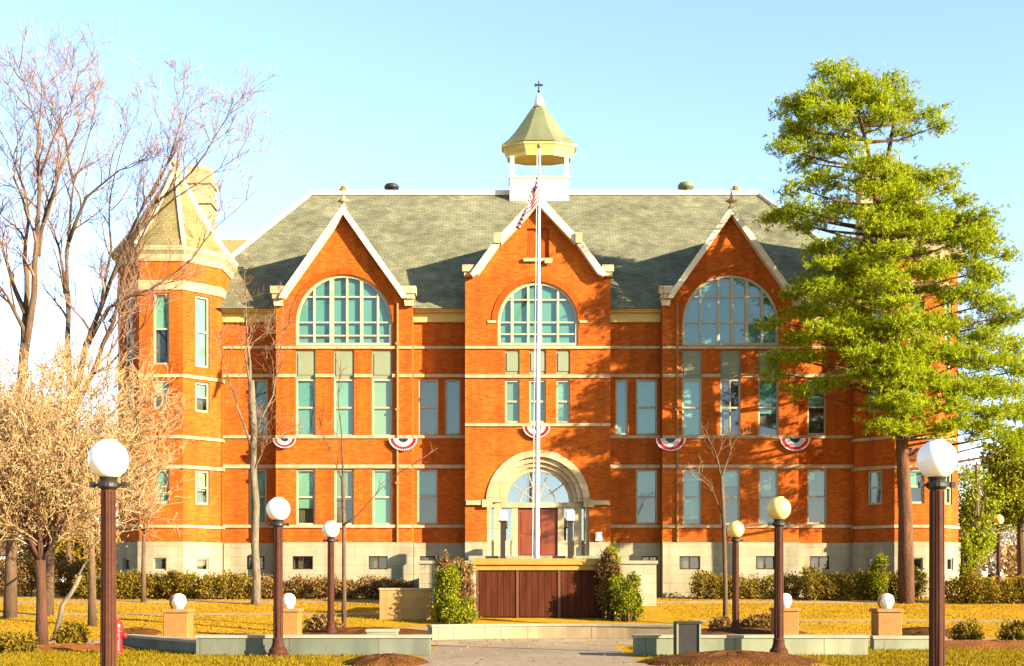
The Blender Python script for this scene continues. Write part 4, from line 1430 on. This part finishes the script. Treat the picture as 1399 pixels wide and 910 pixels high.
tag(blades('lawn_grass', 'grass', 60000, (-24, 28, 38.3, 56.5), .055, .05, 52, [(-4.6, 6.6, 34, 44), (-40, 50, 52.5, 54.1), (-2, 6, 44, 56), (6.6, 40, 44.5, 45.4), (-34, -4.6, 47.1, 48), (6.6, 60, 36, 38.3), (6.4, 8.9, 39.4, 42.2), (8.3, 10.6, 41, 43)]),
    'golden dry winter grass on the lawns before the hall', 'grass')

# ------------------------------------------------------------------ trees
def branchlets(b, p, d, L, r, depth, rr, up=.25, kids=(3, 5), spread=.8, mi=0, shrink=.6, tips=None, minr=.006, curl=.18):
    n = 4 if depth > 0 else 3
    pts, rad = [Vector(p)], [r]
    q, dd = Vector(p), Vector(d).normalized()
    for i in range(n):
        dd = (dd + Vector((rr.gauss(0, curl), rr.gauss(0, curl), rr.gauss(0, curl) + up * .25))).normalized()
        q = q + dd * (L / n)
        pts.append(q.copy())
        rad.append(max(minr * .7, r * (1 - .78 * (i + 1) / n)))
    b.tube(pts, rad, 5 if depth > 1 else (4 if depth == 1 else 3), mi, cap=False)
    if tips is not None and depth == 0: tips.append((pts[-1], dd))
    if depth > 0:
        for k in range(rr.randint(*kids)):
            t = rr.uniform(.25, 1.0)
            i = min(n - 1, int(t * n))
            o = pts[i].lerp(pts[i + 1], t * n - i)
            ax = (pts[i + 1] - pts[i]).normalized()
            v = Vector((rr.gauss(0, 1), rr.gauss(0, 1), rr.gauss(0, 1)))
            v = (v - ax * v.dot(ax)).normalized()
            nd = (ax * (1 - spread * .45) + v * spread + Vector((0, 0, up))).normalized()
            branchlets(b, o, nd, L * shrink * rr.uniform(.7, 1.15), max(minr, r * (1 - .7 * t) * .6), depth - 1, rr, up, kids, spread, mi, shrink, tips, minr, curl)

def path_pts(lst, Y, rr, dy):
    out = []
    n = len(lst)
    for i, (px, py) in enumerate(lst):
        yy = Y + dy * i / max(1, n - 1)
        out.append(at(px, py, yy))
    return out

def along(pts, t):
    k = t * (len(pts) - 1)
    i = min(len(pts) - 2, int(k))
    return pts[i].lerp(pts[i + 1], k - i), (pts[i + 1] - pts[i]).normalized()

def bare_tree(name, label, base, trunk, limbs, Yt, seed, r0, bark, twig, nside=9, L0=2.2, depth=2, up=.3, kids=(4, 6), group=None, cat='tree', minr=.009):
    rr = random.Random(seed)
    t = thing(name, label, cat, base, group)
    b = MB()
    tp = [Vector(base)] + path_pts(trunk, Yt, rr, 0)
    b.tube(tp, [r0 * (1.25 if i == 0 else 1 - .25 * i / len(tp)) for i in range(len(tp))], 12)
    tw = MB()
    for lst, rl, dy in limbs:
        lp = path_pts(lst, Yt, rr, dy)
        # smooth the limb
        fine = []
        for i in range(len(lp) - 1):
            for s in (0, .5): fine.append(lp[i].lerp(lp[i + 1], s) + Vector((rr.gauss(0, .03), rr.gauss(0, .06), rr.gauss(0, .03))))
        fine.append(lp[-1])
        n = len(fine)
        b.tube(fine, [max(.012, rl * .8 * (1 - i / (n - 1)) ** 1.25) for i in range(n)], 8)
        for k in range(nside):
            tt = .18 + .82 * (k + rr.random()) / nside
            o, ax = along(fine, min(.999, tt))
            v = Vector((rr.gauss(0, 1), rr.gauss(0, 1), rr.gauss(0, .7)))
            v = (v - ax * v.dot(ax)).normalized()
            d = (ax * .8 + v * .75 + Vector((0, 0, up))).normalized()
            branchlets(tw, o, d, L0 * rr.uniform(.6, 1.2) * (1.15 - .55 * tt), max(.016, rl * .42 * (1 - .75 * tt)), depth, rr, up, kids, .75, minr=minr)
    b.build('trunk', M[bark], t, smooth=True)
    tw.build('crown', M[twig], t)
    return t

Yt = 46
bare_tree('bare_tree', 'tall bare tree at the left edge with dark upright limbs', (wx(14, Yt), Yt, gz(Yt) - .1), [(15, 760), (20, 640), (28, 540), (34, 470)],
          [([(34, 470), (38, 400), (33, 355), (40, 300), (28, 240), (10, 195), (-14, 160)], .17, 2),
           ([(34, 490), (46, 400), (52, 330), (54, 250), (50, 180), (36, 120), (16, 74)], .19, -1),
           ([(34, 470), (20, 420), (0, 390), (-30, 350)], .13, -2),
           ([(50, 350), (62, 290), (86, 220), (110, 170), (118, 130)], .12, 1.5),
           ([(36, 430), (8, 360), (-6, 300), (-8, 230)], .13, 3),
           ([(52, 330), (75, 260), (78, 200), (62, 150)], .08, 1), ([(50, 250), (72, 190), (98, 140), (108, 92)], .07, -1), ([(40, 300), (20, 240), (28, 180), (20, 130)], .07, 1)], Yt, 61, .21, 'bark', 'twig_r', 9, 2.2, 2, kids=(4, 6), minr=.008)
Yt = 47
bare_tree('bare_tree', 'bare many-stemmed tree arching towards the left tower roof', (wx(66, Yt), Yt, gz(Yt) - .1), [(68, 770), (76, 680), (90, 590), (100, 540)],
          [([(100, 540), (92, 470), (90, 390), (94, 320), (100, 250), (122, 180), (140, 110)], .17, 2),
           ([(100, 540), (118, 470), (140, 410), (165, 345), (205, 270), (244, 190), (262, 130)], .17, -1),
           ([(102, 560), (130, 500), (152, 440), (170, 370), (214, 280), (262, 220), (318, 175)], .15, -2),
           ([(90, 400), (82, 340), (62, 290), (55, 250)], .09, 1),
           ([(94, 330), (120, 270), (160, 235), (200, 215)], .10, -1.5),
           ([(118, 475), (150, 420), (205, 395), (260, 355), (300, 310), (348, 262)], .10, -2.5),
           ([(110, 520), (150, 500), (200, 440), (232, 380)], .09, -3),
           ([(205, 270), (232, 215), (248, 165), (238, 112)], .07, -.5), ([(214, 280), (262, 235), (300, 180), (322, 140)], .07, -2.5),
           ([(165, 345), (205, 300), (240, 270), (300, 232), (340, 205)], .08, -1.5), ([(100, 250), (90, 190), (60, 130), (52, 100)], .07, 1),
           ([(152, 440), (180, 390), (190, 330), (186, 270), (196, 210)], .08, .5), ([(140, 410), (150, 340), (150, 270), (166, 200), (190, 150)], .08, 1.5),
           ([(130, 500), (160, 470), (172, 420), (168, 380)], .07, 1)], Yt, 62, .17, 'bark', 'twig_r', 9, 2.1, 2, kids=(4, 6), minr=.008)

# tan ornamental tree crowded with buds
Yt = 34.5
rr = random.Random(70)
base = (wx(57, Yt), Yt, gz(Yt) - .05)
t = thing('ornamental_tree', 'dense twiggy tan tree with dark trunk in the left foreground', 'tree', base)
b, tw, tips = MB(), MB(), []
b.tube([base, at(57, 830, Yt), at(56, 790, Yt), at(55, 765, Yt)], [.19, .145, .13, .15], 12)
for k in range(17):
    a = 2 * math.pi * k / 17 + rr.uniform(-.2, .2)
    tilt = rr.uniform(.45, 1.15)
    o = at(55, 772 - 6 * rr.random(), Yt)
    d = Vector((math.cos(a) * math.sin(tilt), math.sin(a) * math.sin(tilt), math.cos(tilt) + .25)).normalized()
    L = rr.uniform(2.4, 3.5) * (1.15 if tilt < .7 else .95)
    pts = [o]
    dd = d
    for i in range(5):
        dd = (dd + Vector((rr.gauss(0, .08), rr.gauss(0, .08), .13))).normalized()
        pts.append(pts[-1] + dd * L / 5)
    b.tube(pts, [.07, .055, .042, .032, .022, .014], 7)
    for j in range(15):
        tt = .15 + .85 * (j + rr.random()) / 15
        q, ax = along(pts, min(tt, .999))
        v = Vector((rr.gauss(0, 1), rr.gauss(0, 1), rr.gauss(0, 1)))
        v = (v - ax * v.dot(ax)).normalized()
        branchlets(tw, q, (ax * .6 + v * .9 + Vector((0, 0, .3))), 1.6 * rr.uniform(.7, 1.1), .016, 2, rr, .3, (5, 6), .8, tips=tips, minr=.010)
b.build('trunk', M['bark_d'], t, smooth=True)
tw.build('crown', M['bud'], t)
rng = np.random.default_rng(5)
P = np.array([tuple(p) for p, d in tips for _ in range(4)])
P = P + rng.normal(size=P.shape) * .12
D = rng.normal(size=P.shape)
D /= np.linalg.norm(D, axis=1, keepdims=True)
n = len(P)
scatter('buds', M['bud'], P, D, .03 + .03 * rng.random(n), .05 + .07 * rng.random(n), t, rng=rng)

Yt = 39
bare_tree('ornamental_tree', 'pale tan twiggy tree filling the left edge behind the dark-trunked one', (wx(-18, Yt), Yt, gz(Yt) - .05), [(-14, 790), (4, 725), (12, 720)],
          [([(12, 720), (20, 640), (10, 560), (-10, 500)], .08, 0), ([(12, 720), (50, 640), (80, 560), (95, 510)], .08, 1), ([(12, 720), (-20, 640), (-40, 560)], .08, -1),
           ([(12, 720), (60, 690), (120, 620), (150, 560)], .07, -1.5), ([(12, 720), (30, 600), (45, 520)], .08, 2)], Yt, 71, .16, 'bark', 'bud', 14, 2.0, 2, .25, (5, 7), minr=.011)
Yt = 36.5
bare_tree('slender_tree', 'pale leaning sapling curving up to the right beside the dark tan-tree trunk', (wx(74, Yt), Yt, gz(Yt) - .05), [(86, 826), (100, 806), (110, 786)],
          [([(110, 786), (116, 762), (128, 742), (148, 722)], .05, 0)], Yt, 84, .075, 'bark_w', 'bud', 8, .9, 1, .3, (3, 5), 'slender bare trees on the lawn')
Yt = 43
bare_tree('ornamental_tree', 'pinkish tan twiggy tree between the dark trunk and the left tower', (wx(126, Yt), Yt, gz(Yt) - .05), [(126, 790), (125, 740)],
          [([(125, 740), (110, 660), (96, 580), (84, 500)], .08, 0), ([(125, 740), (132, 640), (138, 560), (140, 510)], .08, 1), ([(125, 740), (160, 670), (180, 600), (190, 545)], .07, -1),
           ([(125, 740), (80, 690), (50, 640)], .07, -1.5), ([(125, 740), (165, 710), (196, 680)], .06, 1.5)], Yt, 73, .13, 'bark', 'bud', 16, 2.0, 2, .2, (5, 7), minr=.012)
Yt = 53.2
bare_tree('bare_shrub_tree', 'tangle of tan twigs standing against the left corner tower', (wx(196, Yt), Yt, gz(Yt) - .05), [(196, 770), (197, 730)],
          [([(197, 730), (190, 660), (180, 600), (172, 550)], .06, 0), ([(197, 730), (212, 670), (228, 610), (240, 560)], .06, -.5), ([(197, 730), (165, 690), (140, 650)], .05, .5),
           ([(197, 730), (200, 640), (205, 580)], .06, 1)], Yt, 72, .10, 'bark', 'bud', 10, 1.7, 2, .2, (4, 6), minr=.011)

# slender young trees on the lawn
Yt = 52.0
bare_tree('slender_tree', 'slim pale barked tree in front of the left gable bay', (wx(349, Yt), Yt, gz(Yt) - .05), [(351, 790), (348, 745), (350, 690), (346, 645), (347, 590), (343, 520)],
          [([(343, 520), (340, 470), (336, 420), (334, 370)], .10, 0), ([(343, 530), (334, 480), (350, 446), (368, 455), (382, 490)], .07, -.6), ([(345, 610), (325, 560), (308, 500), (300, 460)], .08, -.5),
           ([(345, 600), (372, 540), (384, 470), (388, 400)], .07, .6), ([(346, 650), (362, 610), (392, 590)], .05, -.4)], Yt, 81, .17, 'bark_w', 'twig', 9, 1.3, 2, .3, (3, 5), 'slender bare trees on the lawn')
Yt = 41.8
bare_tree('slender_tree', 'thin brown sapling behind the left seat wall near the small lamp', (wx(470, Yt), Yt, gz(Yt) - .05), [(470, 800), (470, 720), (468, 650)],
          [([(468, 650), (467, 590), (462, 540), (466, 490)], .045, 0), ([(470, 720), (500, 690), (540, 650), (598, 612)], .04, -.6), ([(468, 660), (448, 610), (436, 570)], .035, .5)],
          Yt, 82, .075, 'bark', 'twig', 5, .9, 1, .3, (3, 5), 'slender bare trees on the lawn')
Yt = 43.0
bare_tree('slender_tree', 'thin sapling with forked top left of the small far right lamp', (wx(991, Yt), Yt, gz(Yt) - .05), [(991, 800), (989, 720), (986, 650)],
          [([(986, 650), (978, 620), (966, 592)], .05, 0), ([(986, 650), (996, 620), (1012, 590)], .05, .5), ([(988, 700), (970, 660), (950, 640)], .03, -.5)],
          Yt, 83, .08, 'bark', 'twig', 5, .9, 1, .3, (3, 5), 'slender bare trees on the lawn')

# the big pine ------------------------------------------------------------------------------------
Yp = 52.6
base = (wx(1238, Yp), Yp, gz(Yp) - .1)
t = thing('pine_tree', 'large old pine with tiered green foliage right of the hall', 'tree', base)
trunk = [(1238, 832), (1237, 700), (1232, 600), (1224, 520), (1217, 430), (1208, 350), (1197, 275), (1186, 205), (1172, 150), (1160, 108)]
tp = [at(px, py, Yp) for px, py in trunk]
b = MB()
b.tube(tp, [.36, .29, .25, .22, .20, .17, .13, .09, .06, .03], 14)
f2 = [at(1196, 270, Yp), at(1212, 220, Yp + .4), at(1222, 165, Yp + .6), at(1224, 110, Yp + .6)]
b.tube(f2, [.13, .10, .07, .02], 8)
PADS = [  # px, py, half width, half height, metres towards (-) or away from (+) the viewer
    (1128, 98, 12, 12, 0), (1148, 108, 24, 16, .3), (1165, 118, 26, 18, -.5), (1182, 126, 26, 14, .6), (1222, 112, 9, 13, .6), (1226, 130, 18, 13, .5), (1200, 140, 24, 13, -.4), (1246, 150, 22, 11, .3), (1270, 158, 17, 7, .2), (1276, 174, 12, 5, -.3),
    (1112, 135, 28, 15, -.5), (1085, 150, 20, 14, .4), (1078, 172, 18, 14, 0), (1074, 200, 16, 11, -.4), (1102, 182, 28, 18, .6), (1130, 160, 28, 16, -.8), (1150, 150, 26, 16, .8), (1118, 205, 28, 9, 0), (1150, 190, 26, 13, .7), (1160, 205, 22, 10, -.7), (1190, 165, 26, 12, .9), (1215, 160, 20, 10, -.6), (1236, 182, 14, 6, .4),
    (1116, 238, 26, 9, .4), (1090, 258, 20, 8, -.3), (1140, 250, 24, 8, -.8), (1175, 225, 22, 10, -.3), (1190, 245, 20, 11, .5), (1215, 235, 22, 14, -.5), (1240, 245, 30, 15, .4), (1240, 262, 26, 12, -.8), (1282, 245, 26, 12, .2), (1296, 258, 15, 9, -.5), (1210, 262, 22, 10, .8),
    (1074, 292, 20, 8, 0), (1096, 286, 26, 9, -.8), (1120, 300, 26, 8, .4), (1150, 280, 28, 10, .6), (1165, 290, 22, 8, -.9), (1105, 310, 16, 5, -.2), (1200, 290, 26, 12, -.6), (1230, 285, 32, 14, .7), (1262, 295, 34, 15, -.6), (1300, 300, 34, 16, .4), (1334, 300, 20, 14, -.3), (1348, 318, 15, 14, .3), (1325, 325, 32, 15, -.9), (1290, 322, 34, 13, 1.1), (1345, 340, 14, 9, 0), (1255, 318, 32, 12, -1.2), (1215, 315, 28, 12, 1.0),
    (1120, 340, 18, 7, .2), (1148, 335, 26, 9, -.4), (1172, 345, 30, 10, .8), (1130, 362, 26, 9, -.9), (1165, 365, 32, 12, -.4), (1200, 370, 30, 10, -1.4), (1235, 352, 34, 13, .9), (1262, 372, 36, 12, -1.3), (1300, 362, 34, 13, .7), (1335, 372, 26, 12, -.5), (1350, 385, 20, 12, .2),
    (1110, 392, 24, 12, -.2), (1138, 398, 30, 13, -1.2), (1165, 395, 30, 12, .6), (1105, 425, 22, 10, .4), (1140, 430, 34, 12, -.4), (1180, 420, 32, 13, .9), (1230, 400, 30, 10, 1.2), (1280, 400, 34, 12, 1.0), (1320, 405, 34, 13, -.6), (1355, 415, 26, 14, .5), (1385, 428, 18, 11, -.2), (1370, 440, 22, 10, .8),
    (1120, 450, 26, 8, -1.3), (1150, 455, 32, 11, -1.6), (1190, 450, 36, 14, -1.5), (1230, 440, 36, 14, -1.8), (1270, 440, 36, 13, -1.2), (1310, 445, 34, 13, .6), (1350, 460, 34, 14, -.8), (1385, 470, 20, 12, .4), (1090, 462, 20, 9, .3), (1072, 488, 18, 10, .2), (1105, 490, 26, 9, -.6),
    (1200, 485, 38, 16, -1.9), (1245, 480, 38, 16, -2.0), (1290, 485, 36, 15, -1.5), (1330, 492, 36, 15, -1.0), (1370, 500, 30, 14, .3), (1400, 505, 20, 12, -.2), (1215, 520, 34, 16, -2.2), (1255, 522, 36, 16, -1.8), (1300, 525, 36, 15, -1.4), (1345, 528, 34, 15, -.9), (1385, 535, 30, 14, .6),
    (1218, 555, 26, 14, -2.0), (1250, 560, 28, 12, -1.6), (1310, 555, 26, 11, -1.2), (1350, 560, 32, 13, -.8), (1392, 565, 28, 14, .2), (1205, 580, 20, 10, -1.8), (1235, 585, 22, 9, -1.5), (1340, 588, 26, 10, -.5), (1385, 592, 26, 11, .4), (1318, 578, 22, 9, -.8), (1362, 604, 24, 9, -.2), (1398, 615, 20, 9, .3), (1290, 585, 22, 9, -1.2), (1192, 225, 22, 11, -1.3), (1202, 262, 22, 9, -1.5), (1204, 305, 24, 10, -1.8), (1214, 345, 22, 9, -1.9), (1214, 385, 26, 11, -2.0), (1226, 415, 26, 10, -2.2), (1232, 505, 26, 11, -2.4), (1236, 545, 24, 10, -2.4), (1372, 350, 10, 7, .4), (1310, 275, 12, 6, .3), (1060, 300, 10, 5, .2), (1100, 222, 14, 5, .5),
    (1058, 440, 14, 6, .5), (1082, 400, 14, 6, .6), (1128, 520, 22, 8, -1.0), (1098, 535, 16, 6, -.6), (1168, 470, 22, 10, -1.2), (1180, 510, 18, 9, -1.5), (1060, 510, 14, 8, .2)]
rng = np.random.default_rng(90)
rr = random.Random(90)
P, D, W, L = [], [], [], []
mp = Yp / F
tz = [p.z for p in tp]
lim = MB()
def trunk_at(z):
    for p, q in zip(tp, tp[1:]):
        if p.z <= z <= q.z: return p.lerp(q, (z - p.z) / (q.z - p.z))
    return tp[-1]
for k, (px, py, hw, hh, dy) in enumerate(PADS):
    dyy = dy * 1.5 + rr.uniform(-.4, .4)
    c = at(px, py, Yp + dyy * .8)
    rx, rz = hw * mp, hh * mp
    ry = max(rx * .8, .5)
    dist = abs(c.x - trunk_at(c.z).x)
    o = trunk_at(c.z - .12 * dist - .25)
    mid = o.lerp(c, .5) + Vector((0, 0, -.12 + rr.uniform(-.1, .1)))
    r_l = .018 + .008 * dist
    lim.tube([o, mid, c], [r_l * 1.4, r_l, .015], 6, cap=False)
    ntuft = int(760 * rx * max(rz, .25))
    ntuft = max(90, min(ntuft, 460))
    # sub-clumps so that light and sky come through
    nc = max(6, int(ntuft / 17))
    cen, _ = blob_points((c.x, c.y, c.z), (rx * 1.08, ry * 1.15, rz * 1.15), nc, rng, .25)
    for q in cen:
        lim.tube([c.lerp(Vector(q), -.1), c.lerp(Vector(q), .55) + Vector((0, 0, -.04)), Vector(q)], [.014, .011, .005], 3, cap=False)
    for q in cen:
        m_ = ntuft // nc
        pts = q + rng.normal(size=(m_, 3)) * np.array([.28, .28, .11])
        out = (pts - np.array([o.x, o.y, o.z]))
        out /= np.linalg.norm(out, axis=1, keepdims=True) + 1e-6
        for _ in range(9):
            d = out * .55 + rng.normal(size=(m_, 3)) * .6 + np.array([0, 0, .28])
            d /= np.linalg.norm(d, axis=1, keepdims=True)
            l_ = .13 + .12 * rng.random(m_)
            P.append(pts + d * (l_[:, None] * .5))
            D.append(d)
            L.append(l_)
            W.append(.026 + .022 * rng.random(m_))
b.build('trunk', M['bark_p'], t, smooth=True)
lim.build('limbs', M['bark_p'], t)
P, D, L, W = (np.concatenate(q) for q in (P, D, L, W))
scatter('crown', M['pine'], P, D, W, L, t, rng=rng)

# trees further off ------------------------------------------------------------------------------
def far_tree(px, py_top, rpx, py_mid, Yf, label, m, seed, group, dens=46, size=.25, bark='bark'):
    rr = random.Random(seed)
    rng = np.random.default_rng(seed)
    g = gz(Yf)
    x = wx(px, Yf)
    top = wz(py_top, Yf)
    r = rpx * Yf / F
    zc_ = wz(py_mid, Yf)
    t = thing('leafy_tree', label, 'tree', (x, Yf, g), group)
    b = MB()
    b.tube([(x, Yf, g - .1), (x + rr.uniform(-.2, .2), Yf, (g + zc_) / 2), (x, Yf, zc_), (x, Yf, top - .3 * (top - zc_))], [.3, .24, .16, .04], 9)
    P, D = [], []
    rz = (top - zc_)
    for k in range(34):
        d = Vector((rr.gauss(0, 1), rr.gauss(0, 1), rr.gauss(0, .8))).normalized() * rr.uniform(.35, .92)
        c = Vector((x + d.x * r, Yf + d.y * r, zc_ + d.z * rz * (.98 if d.z > 0 else .85)))
        b.tube([(x, Yf, max(g + 1.2, zc_ - .35 * rz + .3 * d.z * rz)), tuple(c)], [.07, .02], 5, cap=False)
        s = rr.uniform(.20, .34)
        n = int(dens * (r * s) ** 2 * 10)
        p, dd = blob_points(c, (r * s * 1.15, r * s, rz * s * .7), n, rng, .2)
        P.append(p + rng.normal(size=p.shape) * .1)
        q = dd + rng.normal(size=dd.shape)
        D.append(q / np.linalg.norm(q, axis=1, keepdims=True))
    b.build('trunk', M[bark], t)
    P, D = np.concatenate(P), np.concatenate(D)
    n = len(P)
    scatter('crown', M[m], P, D, size * (.4 + .4 * rng.random(n)), size * (.7 + .6 * rng.random(n)), t, rng=rng)
    return t
far_tree(1334, 600, 40, 704, 64, 'round green tree just right of the hall corner', 'leaf_t', 101, 'trees beyond the hall', 80, .18)
far_tree(1398, 545, 62, 650, 74, 'tall yellow green tree at the right edge beyond the pine', 'leaf', 102, 'trees beyond the hall')
far_tree(1358, 588, 46, 690, 88, 'pale blossoming tree behind the tiny distant lamp', 'blossom', 103, 'trees beyond the hall', 30, .26)
far_tree(1440, 610, 50, 705, 100, 'second pale blossoming tree cut by the right edge', 'blossom', 104, 'trees beyond the hall', 14, .4)
far_tree(1352, 690, 60, 745, 92, 'broad bare tan tree beyond the tiny distant lamp', 'bud', 105, 'trees beyond the hall', 14, .36)
far_tree(150, 560, 36, 660, 92, 'distant bare tan tree just left of the left tower', 'bud', 106, 'trees beyond the hall', 12, .4)
far_tree(95, 600, 44, 690, 110, 'distant olive tree behind the bare many-stemmed tree', 'leaf_o', 107, 'trees beyond the hall', 12, .45)
far_tree(20, 560, 50, 670, 105, 'distant tan tree at the far left edge', 'bud', 108, 'trees beyond the hall', 12, .45)

for k, (px, top, rpx, mid, Yf, m, lb) in enumerate([
        (-12, 640, 60, 738, 120, 'leaf_b', 'distant low tan thicket tree at the extreme left edge'),
        (62, 655, 46, 745, 128, 'leaf_o', 'distant low olive tree seen left of the near left lamp'),
        (128, 690, 40, 752, 118, 'leaf_o', 'distant low olive tree seen just behind the near left lamp globe'),
        (168, 700, 34, 756, 124, 'bud', 'distant low tan tree seen against the foot of the left tower'),
        (1325, 690, 34, 750, 125, 'leaf_o', 'distant low olive tree at the foot of the round green one'),
        (1392, 700, 40, 752, 120, 'bud', 'distant low tan tree right of the tiny distant lamp'),
        (1445, 690, 44, 748, 118, 'leaf_o', 'distant low olive tree cut by the right edge')]):
    far_tree(px, top, rpx, mid, Yf, lb, m, 200 + k, 'trees beyond the hall', 14, .5)

def litter(n, region, seed):
    rng = np.random.default_rng(seed)
    X = region[0] + (region[1] - region[0]) * rng.random(n)
    Yy = region[2] + (region[3] - region[2]) * rng.random(n)
    Z = np.array([gz(y) for y in Yy]) + .03 + .03 * rng.random(n)
    D = rng.normal(size=(n, 3)) * np.array([1, 1, .25])
    D /= np.linalg.norm(D, axis=1, keepdims=True)
    return scatter('fallen_leaves', M['leaf_f'], np.stack([X, Yy, Z], 1), D, .025 + .02 * rng.random(n), .035 + .035 * rng.random(n), None, kind='stuff', rng=rng)
tag(litter(1500, (-14, 14, 23.5, 44), 61), 'dry brown leaves scattered over grass and paving', 'leaves')
